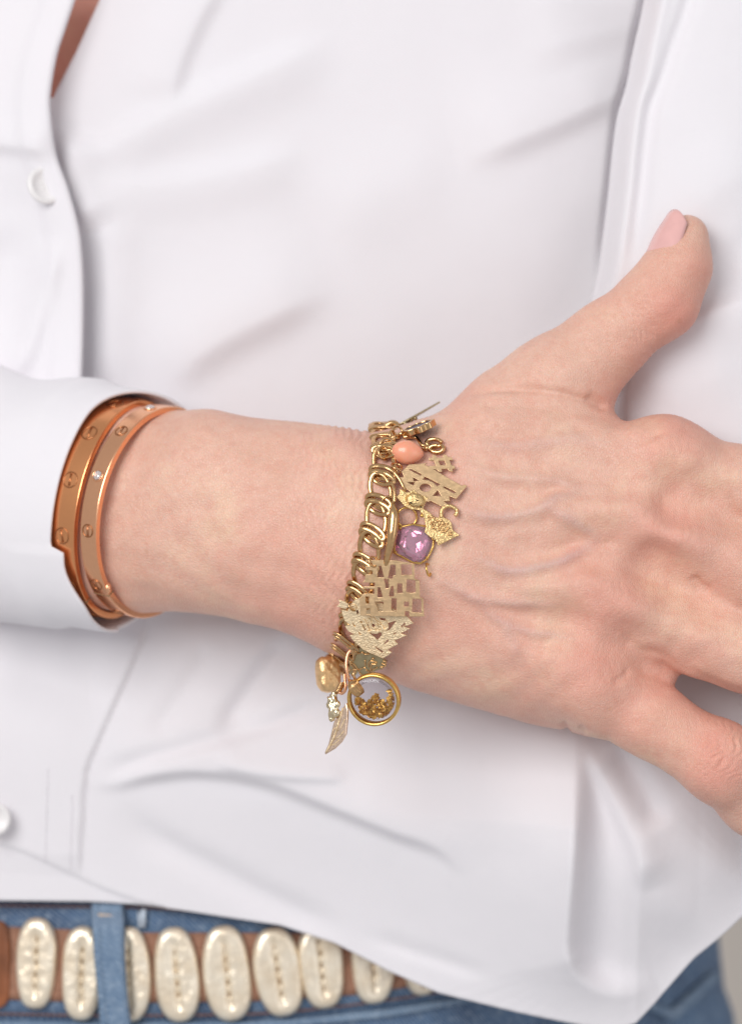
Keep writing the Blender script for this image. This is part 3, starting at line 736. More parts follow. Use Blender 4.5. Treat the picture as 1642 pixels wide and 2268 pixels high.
def pad(u, v, hw, hh, ang, i):
    th, y = hip_at(u, v, 32); c = hip(th, y, 30); k = math.radians(th)
    nn = np.array([math.sin(k) * 1.0, 0, math.cos(k) * 1.5]); nn /= np.linalg.norm(nn); rt = np.array([nn[2], 0, -nn[0]]); up = np.array([0, 1., 0])
    a = math.radians(ang); rx = rt * math.cos(a) - up * math.sin(a); ux = rt * math.sin(a) + up * math.cos(a)
    f = (DCAM - c[2]) / DCAM; hw *= f / max(.5, nn[2] ** .5); hh *= f
    N, R = 40, 12; V = []; F = []
    def P(s, t, z): return c + rx * s + ux * t + nn * z
    def outline(ph):                                    # a long oval with full ends
        x, yv = math.cos(ph), math.sin(ph); p = 2.5
        rr = (abs(x) ** p + abs(yv) ** p) ** (-1 / p); return x * rr * hw * (1 + .03 * math.sin(3 * ph + i)), yv * rr * hh
    for r in range(R + 1):
        q = r / R
        for k2 in range(N):
            ox, oy = outline(2 * math.pi * k2 / N); s_, t_ = ox * q, oy * q
            z = 15 * (1 - q ** 6) ** .5 + 2.5 * math.exp(-((q - .8) / .16) ** 2)
            g = math.exp(-(s_ / 6.5) ** 2) * (1 if abs(t_) < hh * .66 else max(0, 1 - (abs(t_) - hh * .66) / 14))
            puck = .5 + .5 * math.cos(t_ * 2 * math.pi / 30 + i)
            z -= g * (8 + 4 * puck); z += 1.2 * math.exp(-((abs(s_) - 17) / 8) ** 2) * (1 - puck) * (1 if abs(t_) < hh * .62 else 0)
            V.append(P(s_, t_, max(z, -2) + 4))
    for r in range(R):
        for k2 in range(N):
            l = (k2 + 1) % N; F.append((r * N + k2, (r + 1) * N + k2, (r + 1) * N + l, r * N + l))
    b = len(V)
    for k2 in range(N): ox, oy = outline(2 * math.pi * k2 / N); V.append(P(ox * .96, oy * .98, -6))
    for k2 in range(N): l = (k2 + 1) % N; F.append((R * N + k2, b + k2, b + l, R * N + l))
    F.append(tuple(b + k2 for k2 in range(N))[::-1])
    o = new_mesh("oval_pad", V, F, PAD, belt)
    bm = bmesh.new(); bm.from_mesh(o.data); bmesh.ops.remove_doubles(bm, verts=bm.verts, dist=1e-7); bmesh.ops.recalc_face_normals(bm, faces=bm.faces); bm.to_mesh(o.data); bm.free()
    m = MB()
    for j in range(-2, 3):
        t_ = j * 27 + 4; m.tube([P(-2, t_ - 11, 7), P(0, t_, 10), P(2, t_ + 10, 7)], 2.2, 6)
    m.build("stitch", HOLE, o)
for i, p in enumerate(PADS): pad(*p, i)
th, y = hip_at(-14, 2138, 34); cb = hip(th, y, 34); m = MB()
m.ball(cb, (40, 106, 15), 36, 24, None, lambda p: 1 / (abs(p[0]) ** 4 + abs(p[1]) ** 4 + abs(p[2]) ** 2 + .02) ** .25 * (1 + .02 * math.sin(9 * p[1])))
m.build("buckle", AMBER, belt)
# belt loop of the jeans in front of the belt
lp = MB(); LP = [((199, 273), 1998), ((199, 274), 2030), ((203, 275), 2060), ((207, 277), 2120), ((214, 281), 2180), ((220, 288), 2240), ((224, 296), 2290)]
V = []; F = []; NW = 10; rows = 40
for i in range(rows):
    t = i / (rows - 1) * (LP[-1][1] - LP[0][1]) + LP[0][1]
    l = np.interp(t, [q[1] for q in LP], [q[0][0] for q in LP]); r = np.interp(t, [q[1] for q in LP], [q[0][1] for q in LP])
    o_ = 26 + 52 * float(sstep(np.array(t), 2010, 2060)) 
    for j in range(NW + 1):
        s_ = j / NW; th, y = hip_at(l + (r - l) * s_, t, o_); e = min(s_, 1 - s_)
        V.append(hip(th, y, o_ + 7 * min(1, e * 8) + 5 * math.exp(-((s_ - .14) / .06) ** 2) + 5 * math.exp(-((s_ - .86) / .06) ** 2) - 4 * math.exp(-((s_ - .3) / .05) ** 2)))
F = [(i * (NW + 1) + j, (i + 1) * (NW + 1) + j, (i + 1) * (NW + 1) + j + 1, i * (NW + 1) + j + 1) for i in range(rows - 1) for j in range(NW)]
bl = fast_mesh("belt_loop", np.array(V), np.array(F), DENIM_L, jeans)
md = bl.modifiers.new("cloth", 'SOLIDIFY'); md.thickness = 12 * S; md.offset = -1
m = MB()
for k in range(5):
    th, y = hip_at(222 + k * 6, 2028 + k * .6, 44); m.tube([hip(th, y, 44) + np.array([-6, 3, 0]), hip(th, y, 47), hip(th, y, 44) + np.array([6, -2, 0])], 3.5, 5)
m.build("bar_tack", plain("sand_thread", lin(205, 185, 165), .8), bl)
m = MB(); th, y = hip_at(314, 2034, 26); c = hip(th, y, 26)
for k in range(14):
    a = [c + np.array([random.uniform(-10, 10), random.uniform(-24, 24), random.uniform(0, 10)]) for _ in range(3)]; m.tube(a, 3.2, 5)
fr = m.build("frayed_thread", plain("pale_thread", (.55, .62, .70, 1), .9), jeans); fr['kind'] = 'stuff'
# ------------------------------------------------------------------ jewellery helpers
def unit(a): a = np.asarray(a, float); return a / np.linalg.norm(a)
def inst(name, me, parent, pos, t, b, n):
    """an object sharing mesh `me` (metres, local axes x=t, y=b, z=n)"""
    o = bpy.data.objects.new(name, me); COL.objects.link(o); o.parent = parent
    o.matrix_parent_inverse = Matrix.Translation(parent_loc(parent)).inverted()
    w = lambda q: Vector((q[0], -q[2], q[1]))
    M = Matrix.Identity(4); T, B, N_ = w(t), w(b), w(n)
    for i in range(3): M[i][0], M[i][1], M[i][2] = T[i], B[i], N_[i]
    M.translation = Vector(world_co(np.asarray(pos, float))); o.matrix_basis = M; return o
def local_mesh(name, mb, mat):
    me = bpy.data.meshes.new(name); me.from_pydata([tuple(c * S for c in p) for p in mb.V], [], mb.F); me.update()
    bm = bmesh.new(); bm.from_mesh(me); bmesh.ops.recalc_face_normals(bm, faces=bm.faces); bm.to_mesh(me); bm.free()
    me.polygons.foreach_set('use_smooth', [True] * len(me.polygons)); me.materials.append(mat); return me
def plate(name, loops, thick, mat, parent, o, e1, e2, bevel=.9):
    """cut sheet metal: loops[0] outline, the rest holes, in local units on the plane o + a e1 + b e2"""
    cu = bpy.data.curves.new(name, 'CURVE'); cu.dimensions = '2D'; cu.fill_mode = 'BOTH'
    cu.extrude = thick / 2 - bevel; cu.bevel_depth = bevel; cu.bevel_resolution = 1; cu.offset = -bevel
    for lp_ in loops:
        sp = cu.splines.new('POLY'); sp.points.add(len(lp_) - 1); sp.use_cyclic_u = True
        for p, q in zip(sp.points, lp_): p.co = (q[0], q[1], 0, 1)
    to = bpy.data.objects.new("tmp", cu); COL.objects.link(to)
    dg = bpy.context.evaluated_depsgraph_get(); me = bpy.data.meshes.new_from_object(to.evaluated_get(dg))
    bpy.data.objects.remove(to); bpy.data.curves.remove(cu)
    V = np.zeros(len(me.vertices) * 3); me.vertices.foreach_get('co', V); V = V.reshape(-1, 3)
    e1, e2 = np.asarray(e1, float), np.asarray(e2, float); n = unit(np.cross(e1, e2))
    P = np.asarray(o)[None] + V[:, :1] * e1 + V[:, 1:2] * e2 + V[:, 2:3] * n
    me.vertices.foreach_set('co', world_co(P).astype(np.float32).ravel()); me.update()
    me.polygons.foreach_set('use_smooth', [False] * len(me.polygons))
    me.materials.clear(); me.materials.append(mat); me.name = name
    bm = bmesh.new(); bm.from_mesh(me); bmesh.ops.remove_doubles(bm, verts=bm.verts, dist=1e-8); bmesh.ops.recalc_face_normals(bm, faces=bm.faces); bm.to_mesh(me); bm.free()
    return link(name, me, parent)
class Trace:
    """a tilted plane a little off the skin on which a flat charm lies; pts given in picture design units"""
    def __init__(s, pts, lift, slope=None, thick=5, tilt=(0, 0)):
        pts = np.array(pts, float); s.u0, s.v0 = pts.mean(0)
        w = np.array([skin_w(*p) for p in pts]); w = np.where(w < -400, np.nan, w)
        if slope is None:
            A = np.c_[pts[:, 0] - s.u0, pts[:, 1] - s.v0, np.ones(len(pts))]; ok = ~np.isnan(w)
            c = np.linalg.lstsq(A[ok], w[ok], rcond=None)[0]; c[0] += tilt[0]; c[1] += tilt[1]; res = (w - A @ c)[ok]
            s.sx, s.sy, s.w0 = c[0], c[1], c[2] + res.max() + lift
        else: s.sx, s.sy, s.w0 = slope[0], slope[1], lift
        s.f = (DCAM - s.w0) / DCAM; s.o = at(s.u0, s.v0, s.w0)
        s.e1 = np.array([1, 0, s.sx]); s.e2 = np.array([0, 1, -s.sy]); s.n = unit(np.cross(s.e1, s.e2))
    def loc(s, p): return ((p[0] - s.u0) * s.f, -(p[1] - s.v0) * s.f)
    def P(s, u, v, z=0): a, b = s.loc((u, v)); return s.o + a * s.e1 + b * s.e2 + z * s.n
    def loops(s, L): return [[s.loc(p) for p in l] for l in L]
    def plate(s, name, L, thick, mat, parent, bevel=.9): return plate(name, s.loops(L), thick, mat, parent, s.o, s.e1, s.e2, bevel)
def ring_pts(c, e1, e2, r1, r2=None, n=28):
    r2 = r2 or r1; return [np.asarray(c) + np.asarray(e1) * r1 * math.cos(2 * math.pi * k / n) + np.asarray(e2) * r2 * math.sin(2 * math.pi * k / n) for k in range(n)]
def ell(cx, cy, rx, ry, n=28, ph=0): return [(cx + rx * math.cos(2 * math.pi * k / n + ph), cy + ry * math.sin(2 * math.pi * k / n + ph)) for k in range(n)]
def jump_ring(parent, c, nrm, r, wire=2.6, mat=None, squash=1.0):
    nrm = unit(nrm); a = unit(np.cross(nrm, [.1, 1, .2])); b = np.cross(nrm, a)
    return MB().tube(ring_pts(c, a, b, r, r * squash), wire, 8, True).build("jump_ring", mat or GOLD, parent)

# ------------------------------------------------------------------ bangles
DIAMOND = NT("diamond"); DIAMOND.set(Base_Color=(1, 1, 1, 1), Roughness=.02, Transmission_Weight=.55, IOR=2.2, Specular_IOR_Level=.9); DIAMOND = DIAMOND.m
def bangle(label, c, yaw, roll, ry, rx, width, thick, mat, heads, seam_deg, hinge=False):
    c, a, up, fr = ring_frame(c, yaw, roll)
    root = thing("bangle", label, "bangle", Vector(world_co(c)), "rose gold screw bangles on the forearm")
    N = 200; prof = []
    hw, ht = width / 2, thick / 2; bv = 2.2
    for x, y in ((-hw, -ht + bv), (-hw + bv * .3, -ht + bv * .3), (-hw + bv, -ht), (hw - bv, -ht), (hw - bv * .3, -ht + bv * .3), (hw, -ht + bv), (hw, ht - bv), (hw - bv * .3, ht - bv * .3), (hw - bv, ht), (hw * .4, ht + .5), (-hw * .4, ht + .5), (-hw + bv, ht), (-hw + bv * .3, ht - bv * .3), (-hw, ht - bv)): prof.append((x, y))
    def PT(th, x, y):
        ct, st = math.cos(th), math.sin(th); nrm = unit(up * st * rx + fr * ct * ry)
        return c + up * ry * st + fr * rx * ct + a * x + nrm * y
    V = [PT(2 * math.pi * k / N, x, y) for k in range(N) for x, y in prof]; M_ = len(prof)
    F = [(k * M_ + j, k * M_ + (j + 1) % M_, ((k + 1) % N) * M_ + (j + 1) % M_, ((k + 1) % N) * M_ + j) for k in range(N) for j in range(M_)]
    bd = MB().add(V, F).build("band", mat, root); bd.data.set_sharp_from_angle(angle=math.radians(14))
    m = MB()                                            # joint line of the two halves
    sd = math.radians(seam_deg)
    m.tube([PT(sd, x, y) for x, y in ((-hw - .4, -ht), (-hw - .4, ht + .3), (hw + .4, ht + .3), (hw + .4, -ht))], 1.3, 5); m.build("joint", HOLE, root)
    if hinge: m = MB(); m.ball(PT(sd + .08, hw - 2, -1), (8, 13, 8), 14, 10); m.build("hinge", mat, root)
    for deg, kind in heads:
        th = math.radians(deg); r = min(18, width * .31); base = PT(th, 0, ht + .6)
        n_ = unit(PT(th, 0, ht + 5) - base); tg = unit(PT(th + .02, 0, 0) - PT(th - .02, 0, 0)); tg = unit(tg - n_ * tg.dot(n_))
        if kind == 's':
            m = MB()
            m.tube(ring_pts(base - n_ * .2, a, tg, r, n=30), 1.7, 6, True)
            ang = random.uniform(-.25, .25); d1 = unit(tg * math.cos(ang) + a * math.sin(ang)); d2 = np.cross(n_, d1)
            for sgn in (-1, 1): m.tube([base + d1 * r * .82 * q + d2 * 1.9 * sgn for q in (-1, 0, 1)], .9, 5)
            h = m.build("screw_head", ROSE_DARK, root)
            MB().tube([base - n_ * .3 + d1 * r * .8 * q for q in (-1, 0, 1)], 1.0, 5).build("slot", mat, h)
        else:
            m = MB(); m.tube(ring_pts(base, a, tg, r * .92, n=30), 2.2, 8, True); h = m.build("setting", mat, root)
            V = []; F = []; k8 = 8
            for q, z, ph in ((r * .40, 5.5, 0), (r * .62, 3.6, .39), (r * .78, 1.2, 0)):
                V += [base + (a * math.cos(2 * math.pi * k / k8 + ph) + tg * math.sin(2 * math.pi * k / k8 + ph)) * q + n_ * z for k in range(k8)]
            V.append(base - n_ * 4)
            F.append(tuple(range(k8)))
            for l in range(2):
                for k in range(k8):
                    k2 = (k + 1) % k8
                    if l == 0: F += [(k, k2, 8 + k), (k2, 8 + k2, 8 + k)]
                    else: F += [(8 + k, 8 + k2, 16 + k2), (8 + k, 16 + k2, 16 + k)]
            for k in range(k8): F.append((16 + k, 16 + (k + 1) % k8, 24))
            MB().add(V, F).build("diamond", DIAMOND, root, False)
    return root
bangle("wide plain rose gold screw bangle half inside the white cuff", (259, 1124, -400), math.radians(29.5), math.radians(10.5), 249, 206, 66, 15, ROSE,
       [(66.5, 's'), (38.2, 's'), (10.1, 's'), (-19.3, 's'), (-49, 's'), (95, 's'), (125, 's'), (155, 's'), (185, 's'), (215, 's'), (245, 's'), (278, 's')], -62)
bangle("narrow rose gold screw bangle with small diamonds, nearer the bracelet", (335, 1132, -362), math.radians(34.5), math.radians(11), 240, 217, 46, 16, ROSE_PALE,
       [(69.7, 'd'), (42.7, 's'), (13.6, 'd'), (-16.3, 's'), (-49.1, 's'), (98, 's'), (128, 'd'), (158, 's'), (188, 'd'), (218, 's'), (248, 'd'), (282, 's')], -57, True)

# ------------------------------------------------------------------ charm bracelet
front_pts = [(848, 950), (852, 985), (849, 1030), (842, 1085), (834, 1140), (822, 1195), (808, 1255), (796, 1310), (782, 1365), (767, 1415), (756, 1455)]
path = []
for (x, y) in front_pts:
    wq = skin_w(x, y); path.append(at(x, y, max(wq, -205) + 9))
path[0] = at(846, 944, -215); path[-1] = at(752, 1466, -215)
path += [at(748, 1478, -290), at(758, 1440, -375), at(785, 1330, -425), at(815, 1180, -430), at(842, 1040, -400), at(852, 955, -320)]
path.append(path[0]); PL = np.array(smooth_poly(path, 24)); cum = np.concatenate([[0], np.cumsum(np.linalg.norm(np.diff(PL, axis=0), axis=1))])
cen = PL.mean(0)
wrist_ax = unit(at(1000, 1245, -195) - at(640, 1166, -240))
brace = thing("charm_bracelet", "yellow gold curb chain bracelet round the wrist, hung with many charms", "bracelet", Vector(world_co(cen)))
def link_mesh(name, a_, b_, r, tw, shear):
    pts = []; N = 30
    for k in range(N):
        ph = 2 * math.pi * k / N; x = a_ * math.cos(ph); y = b_ * math.sin(ph) + shear * math.cos(ph)
        z = tw * math.sin(ph) + 3.2 * math.sin(2 * ph)
        pts.append((x, y, min(z, tw * .4)))
    return local_mesh(name, MB().tube(pts, r, 10, True, (.62, 1.2), (0, 0, 1)), GOLD)
LM = link_mesh("long_link", 40, 23, 4.6, 7, 10); SM = link_mesh("short_link", 15, 24, 4.7, 10, 17)
total = cum[-1]; period = total / round(total / 69.0); pos = 8.0
while pos < total + 7:
    for off, me, nm, lift in ((0, LM, "long_link", 0), (28, SM, "short_link", 4), (42, SM, "short_link", 5)):
        q = (pos + off) % total; p = np.array([np.interp(q, cum, PL[:, i]) for i in range(3)])
        q2 = (q + 4) % total; p2 = np.array([np.interp(q2, cum, PL[:, i]) for i in range(3)]); t = unit(p2 - p)
        n = p - cen; n -= t * n.dot(t); n -= wrist_ax * n.dot(wrist_ax); n = unit(n - t * n.dot(t)); b = np.cross(n, t)
        jit = random.uniform(-.08, .08) + (.14 if me is SM else .10)
        b2 = b * math.cos(jit) + n * math.sin(jit); n2 = np.cross(t, b2); sk = random.uniform(-.06, .06)
        t2 = unit(t + b2 * sk); b2 = np.cross(n2, t2)
        inst(nm, me, brace, p + n * lift, t2, b2, n2)
    pos += period
# lobster clasp with its ring
def on(u, v, lift): return at(u, v, max(skin_w(u, v), -260) + lift)
m = MB(); cl = [on(868, 1112, 24), on(870, 1122, 30), on(871, 1134, 33), on(871, 1150, 34), on(868, 1180, 34), on(864, 1205, 33), on(858, 1230, 31), on(854, 1250, 27), on(852, 1266, 22)]
m.tube(smooth_poly(cl, 5), np.interp(np.linspace(0, 1, 41), np.linspace(0, 1, 9), [4, 5.5, 10.5, 13, 12.5, 10, 8, 6, 4]), 14); m.build("clasp", GOLD, brace)
m = MB(); m.tube(smooth_poly([on(866, 1068, 26), on(873, 1088, 30), on(872, 1112, 32), on(868, 1090, 24)], 6), 3.6, 8); m.build("clasp_link", GOLD, brace)
jump_ring(brace, on(858, 1112, 18), (.2, -.3, 1), 13, 2.6)
jump_ring(brace, on(900, 1146, 8), (.15, -.1, 1), 22, 2.4, GOLD_RICH)

CHG = "charms hanging from the gold bracelet"
def charm(name, label, cat, p): return thing(name, label, cat, Vector(world_co(np.asarray(p))), CHG)
def zz(x0, y0, k):
    return lambda *pts: [((x0 + x / k) / 1.8063, (y0 + y / k) / 1.8063) for x, y in pts]
zA, zB, zC, zD, zE, zF = zz(1420, 2220, 5.473), zz(1340, 2380, 4.829), zz(1260, 2560, 4.105), zz(1550, 1780, 4.691), zz(1450, 1600, 4.691), zz(1440, 1900, 4.105)
def ez(z, cx, cy, rx, ry, n=28): return z(*ell(cx, cy, rx, ry, n))

# "#1 MOM" plate
t = Trace(zD((735, 345), (265, 510), (1020, 1165), (1485, 770), (870, 750), (1200, 300)), 9, None, 5, (-.05, .05))
r = charm("word_charm", "flat gold #1 MOM charm between the coral bead and the cat", "charm", t.P(900, 1060))
t.plate("letter_plate", [zD((735, 345), (395, 372), (262, 505), (308, 607), (165, 612), (250, 760), (400, 870), (560, 960), (760, 1075), (800, 1055), (1020, 1165), (1120, 1125), (1050, 1065), (1165, 1060), (1145, 970), (1280, 1015), (1485, 770), (1430, 750), (1390, 772), (920, 500), (790, 415), (690, 380)),
        zD((425, 450), (635, 555), (610, 580), (400, 470)), zD((695, 600), (985, 745), (920, 785), (860, 715), (770, 670), (655, 655)), zD((1065, 785), (1275, 890), (1240, 918), (1035, 800)),
        ez(zD, 705, 808, 108, 76), zD((935, 855), (1000, 965), (840, 960)), zD((470, 612), (580, 670), (490, 690)), zD((370, 708), (500, 705), (485, 768))], 4.5, GOLD_FLAT, r, .6)
t.plate("number_sign", [zD((840, 185), (885, 190), (930, 240), (1030, 240), (1040, 185), (1100, 185), (1130, 225), (1200, 230), (1225, 290), (1160, 290), (1190, 380), (1260, 400), (1265, 450), (1210, 455), (1225, 505), (1160, 500), (1120, 450), (1010, 455), (1020, 510), (960, 510), (915, 470), (800, 445), (780, 400), (900, 390), (870, 300), (780, 290), (770, 240), (840, 240)),
        zD((950, 300), (1065, 300), (1095, 380), (985, 385))], 4.5, GOLD_FLAT, r, .6)
jump_ring(r, t.P(878, 1034, 4), (.3, .9, .5), 12, 2.2); jump_ring(r, t.P(882, 1042, 1), (.9, .2, .5), 8, 2)

# three-line plate, seen from its back
t = Trace(zA((100, 1335), (1525, 1350), (1290, 190), (225, 110), (800, 700)), 24, None, 5, (0, .19))
r = charm("word_charm", "flat gold three-line LIVE LOVE LAUGH charm showing its reversed back", "charm", t.P(870, 1300))
t.plate("letter_plate", [zA((225, 110), (580, 108), (760, 112), (900, 120), (1040, 150), (1290, 190), (1300, 515), (1405, 560), (1410, 905), (1490, 970), (1505, 1310), (1525, 1345), (1180, 1352), (1180, 1232), (1088, 1232), (1088, 1350), (110, 1335), (95, 960), (180, 850), (425, 850), (412, 742), (165, 737), (165, 690), (430, 690), (438, 607), (165, 602), (215, 540), (225, 430), (380, 420), (385, 342), (225, 322), (225, 245), (370, 232), (370, 172), (225, 152)),
        zA((510, 240), (570, 240), (630, 490), (480, 490)), zA((775, 215), (880, 215), (885, 440), (830, 450), (820, 520), (715, 515)), zA((1000, 205), (1235, 205), (1240, 435), (1010, 435)), zA((628, 525), (738, 525), (735, 720), (670, 735), (650, 620)),
        zA((490, 710), (545, 710), (605, 930), (490, 930)), zA((790, 680), (835, 680), (850, 910), (740, 910), (745, 840)), zA((920, 625), (1025, 625), (1035, 830), (915, 835)), zA((1125, 535), (1315, 535), (1325, 820), (1210, 830), (1115, 810)),
        zA((220, 910), (305, 910), (300, 1070), (230, 1070)), zA((430, 1025), (620, 1025), (615, 1230), (510, 1240)), zA((795, 950), (905, 950), (900, 1240), (790, 1215)), zA((1070, 1025), (1175, 1025), (1170, 1130), (1065, 1130)), zA((1255, 955), (1445, 968), (1450, 1270), (1240, 1250)), zA((240, 1170), (335, 1170), (330, 1300), (250, 1300))], 4.5, GOLD_FLAT, r, .6)
jump_ring(r, t.P(826, 1244, 3), (.6, .2, .8), 11, 2.2)
t_live = t

# cat
t = Trace(zF((700, 260), (640, 420), (1110, 370), (1500, 800), (1280, 1150), (1630, 990), (1050, 850)), 11, None, 5, (-.10, .04))
r = charm("cat_charm", "gold cat charm with textured body and hooked tail beside the pink stone", "charm", t.P(940, 1130))
t.plate("cat_body", [zF((650, 225), (690, 250), (760, 290), (830, 268), (875, 238), (950, 310), (1115, 370), (1085, 430), (1055, 500), (1030, 550), (1120, 600), (1210, 690), (1285, 705), (1310, 600), (1360, 600), (1360, 690), (1460, 745), (1500, 800), (1510, 900), (1630, 990), (1450, 1075), (1280, 1160), (1240, 1080), (1140, 1020), (1050, 950), (1080, 850), (1050, 720), (1020, 660), (960, 580), (830, 570), (720, 510), (640, 420), (580, 360), (645, 320))], 6, GOLD_TEX, r, 1.4)
m = MB(); m.tube(smooth_poly([t.P(*zF(q)[0], 3) for q in ((1330, 700), (1325, 600), (1370, 540), (1440, 510), (1520, 530), (1580, 580), (1575, 640), (1545, 672))], 5), 4.6, 10); m.build("tail", GOLD_TEX, r)
hc = t.P(*zF((905, 420))[0], 4); dirx = unit(t.P(*zF((1110, 470))[0]) - t.P(*zF((740, 370))[0])); diry = unit(np.cross(t.n, dirx))
Mh = np.stack([dirx, diry, t.n], 1)
h = MB().ball(hc, (22, 16, 8), 26, 16, Mh, lambda p: 1 + .05 * math.sin(13 * p[0]) * math.sin(15 * p[1]) + .10 * math.exp(-((p[0] - .55) ** 2 + p[1] ** 2) / .06)).build("cat_head", GOLD_TEX, r)
m = MB()
for q in ((820, 468), (925, 425)): m.tube([t.P(*zF((q[0] - 18, q[1] - 10))[0], 11), t.P(*zF(q)[0], 12), t.P(*zF((q[0] + 18, q[1] + 6))[0], 11)], 1.6, 6)
m.ball(t.P(*zF((990, 535))[0], 9), 2.0, 8, 6); m.build("eyes", plain("black_enamel", (.02, .015, .01, 1), .2), h)
m = MB(); k = 0
for a in range(7):
    for b_ in range(4):
        q = (1110 + a * 52 + b_ * 26 + random.uniform(-12, 12), 680 + a * 22 + b_ * 62 + random.uniform(-12, 12))
        m.ball(t.P(*zF(q)[0], 3.4), (random.uniform(2.6, 4.6), random.uniform(2.4, 4), 2.6), 8, 6)
b_ = m.build("beading", GOLD, r); b_['kind'] = 'stuff'
MB().ball(t.P(*zF((1010, 672))[0], 3), (4.5, 4.5, 4), 10, 8).build("paw", GOLD_RICH, r)
MB().tube(smooth_poly([on(872, 1046, 30), on(884, 1062, 26), on(893, 1080, 24), on(896, 1090, 18)], 6), 3.6, 8).build("jump_ring", GOLD, r)

# coral drop
c = on(902, 1002, 24)
r = charm("coral_charm", "polished orange coral drop charm near the top of the bracelet", "charm", c)
CORAL = NT("coral"); cv_ = CORAL.coord()
CORAL.set(Base_Color=CORAL.ramp(CORAL.noise(160, 3, cv_), [(.35, (.82, .25, .12, 1)), (.62, (.86, .36, .22, 1))]), Roughness=.28, Subsurface_Weight=.3, Subsurface_Scale=.001, Coat_Weight=.25); CORAL = CORAL.m
Mx = np.stack([unit([1, -.12, 0]), unit([.12, 1, 0]), np.array([0, 0, 1.])], 1)
MB().ball((0, 0, 0) + c, (36, 27, 22), 32, 20, Mx, lambda p: np.array([1, 1 - .32 * max(0, p[0]) ** 1.6, 1 - .2 * max(0, p[0])])).build("coral_bead", CORAL, r)
MB().ball(c + np.array([-34, 2, -2]), (6, 8, 6), 12, 8).build("cap", GOLD, r)
jump_ring(r, on(856, 986, 22), (.1, .2, 1), 15, 3); jump_ring(r, on(848, 1004, 18), (.7, .3, .6), 15, 3)

# curled wire charm
r = charm("scroll_charm", "small curled gold wire charm behind the coral drop", "charm", on(958, 985, 6))
m = MB(); m.tube(smooth_poly([on(*zE(q)[0], l) for q, l in (((760, 700), 10), ((900, 690), 10), ((1010, 715), 9), ((1060, 770), 9), ((1110, 850), 8), ((1200, 860), 8), ((1210, 900), 7), ((1160, 925), 7), ((1120, 890), 7))], 5), 4.4, 8)
m.tube(smooth_poly([on(*zE(q)[0], l) for q, l in (((1480, 800), 9), ((1420, 750), 10), ((1320, 735), 10), ((1220, 765), 10), ((1200, 815), 9), ((1260, 880), 8), ((1380, 870), 8), ((1470, 860), 8), ((1510, 910), 8), ((1450, 975), 8), ((1330, 975), 8), ((1250, 920), 8), ((1290, 870), 10), ((1400, 850), 11))], 6), 5.0, 8)
m.build("wire", GOLD, r); jump_ring(r, on(868, 966, 20), (.9, .1, .4), 13, 3)

# blue enamel charm seen edge-on and the dark leaf behind it
e1 = unit([.93, .36, .05]); e2 = unit([-.06, .12, -.97]); o_ = on(926, 948, 16)
r = charm("enamel_charm", "scalloped gold charm with dark blue enamel face seen edge-on at the top", "charm", o_)
def scallop(r1, r2, n=8, m=96): return [((1 + .07 * math.cos(n * 2 * math.pi * k / m)) * r1 * math.cos(2 * math.pi * k / m), (1 + .07 * math.cos(n * 2 * math.pi * k / m)) * r2 * math.sin(2 * math.pi * k / m)) for k in range(m)]
plate("rim", [scallop(38, 40), scallop(31, 33)], 15, GOLD, r, o_, e1, e2, 1.5)
plate("enamel_face", [scallop(31.5, 33.5)], 9, plain("blue_enamel", (.008, .01, .05, 1), .35, var=.2), r, o_, e1, e2, .5)
MB().tube([on(x, y + 4, 12) for x, y in zE((690, 610), (780, 580), (870, 545))], [4, 4.5, 4], 8).build("stem", GOLD, r)
jump_ring(r, on(880, 955, 14), (.5, .3, .8), 12, 3)
o_ = at(905, 930, -235)
r = charm("leaf_charm", "thin dark gold leaf charm standing edge-on above the wrist", "charm", o_)
e1 = unit([.86, .50, 0]); e2 = unit([.05, -.05, -1])
plate("leaf_blade", [[(-38, -16), (-30, -26), (0, -24), (30, -14), (82, 0), (30, 14), (0, 24), (-30, 24), (-38, 14)]], 4, GOLD_DARK, r, o_, e1, e2, 1)
m = MB()
for k in range(9): m.ball(o_ + e1 * (-36 + k * 6.5) + np.array([random.uniform(-2, 2), random.uniform(-5, 2) - .5 * k * .3, random.uniform(0, 24)]), (6, 5, 6), 8, 6)
m.build("leaf_ridge", GOLD_DARK, r)
MB().tube(smooth_poly([at(x, y, -190) for x, y in zE((300, 600), (400, 520), (520, 440), (620, 450), (660, 530), (600, 600), (450, 660), (360, 690))], 5), 7, 8).build("bail", GOLD, r)

# pink stone
gp = zF((640, 870), (860, 825), (1060, 855), (1190, 1050), (1180, 1180), (1090, 1370), (980, 1440), (860, 1425), (565, 1270), (590, 1000))
t = Trace(gp, 4); gc = t.P(918, 1206)
r = charm("gemstone_charm", "faceted pink gemstone charm in a thin gold setting", "charm", gc)
PINK = NT("pink_crystal"); PINK.set(Base_Color=(.96, .74, .82, 1), Roughness=.02, Transmission_Weight=.8, IOR=1.6); PINK = PINK.m
FOIL = NT("pink_foil"); FOIL.set(Base_Color=(.72, .34, .48, 1), Metallic=.9, Roughness=.12); FOIL = FOIL.m
def ringat(sc_, z, rot=0.0):
    out = []
    n_ = len(gp); 
    for k in range(n_):
        k2 = (k + rot) % n_; i0_ = int(k2); fr_ = k2 - i0_; a = np.array(gp[i0_]); b = np.array(gp[(i0_ + 1) % n_]); q = a + (b - a) * fr_
        out.append(t.P(918 + (q[0] - 918) * sc_, 1206 + (q[1] - 1206) * sc_, z))
    return out
n_ = len(gp); V = ringat(1.0, 6) + ringat(.93, 13, .5) + ringat(.66, 22); A_ = t.P(904, 1172, 40); B_ = t.P(928, 1236, 32); V += [A_, B_]; F = []
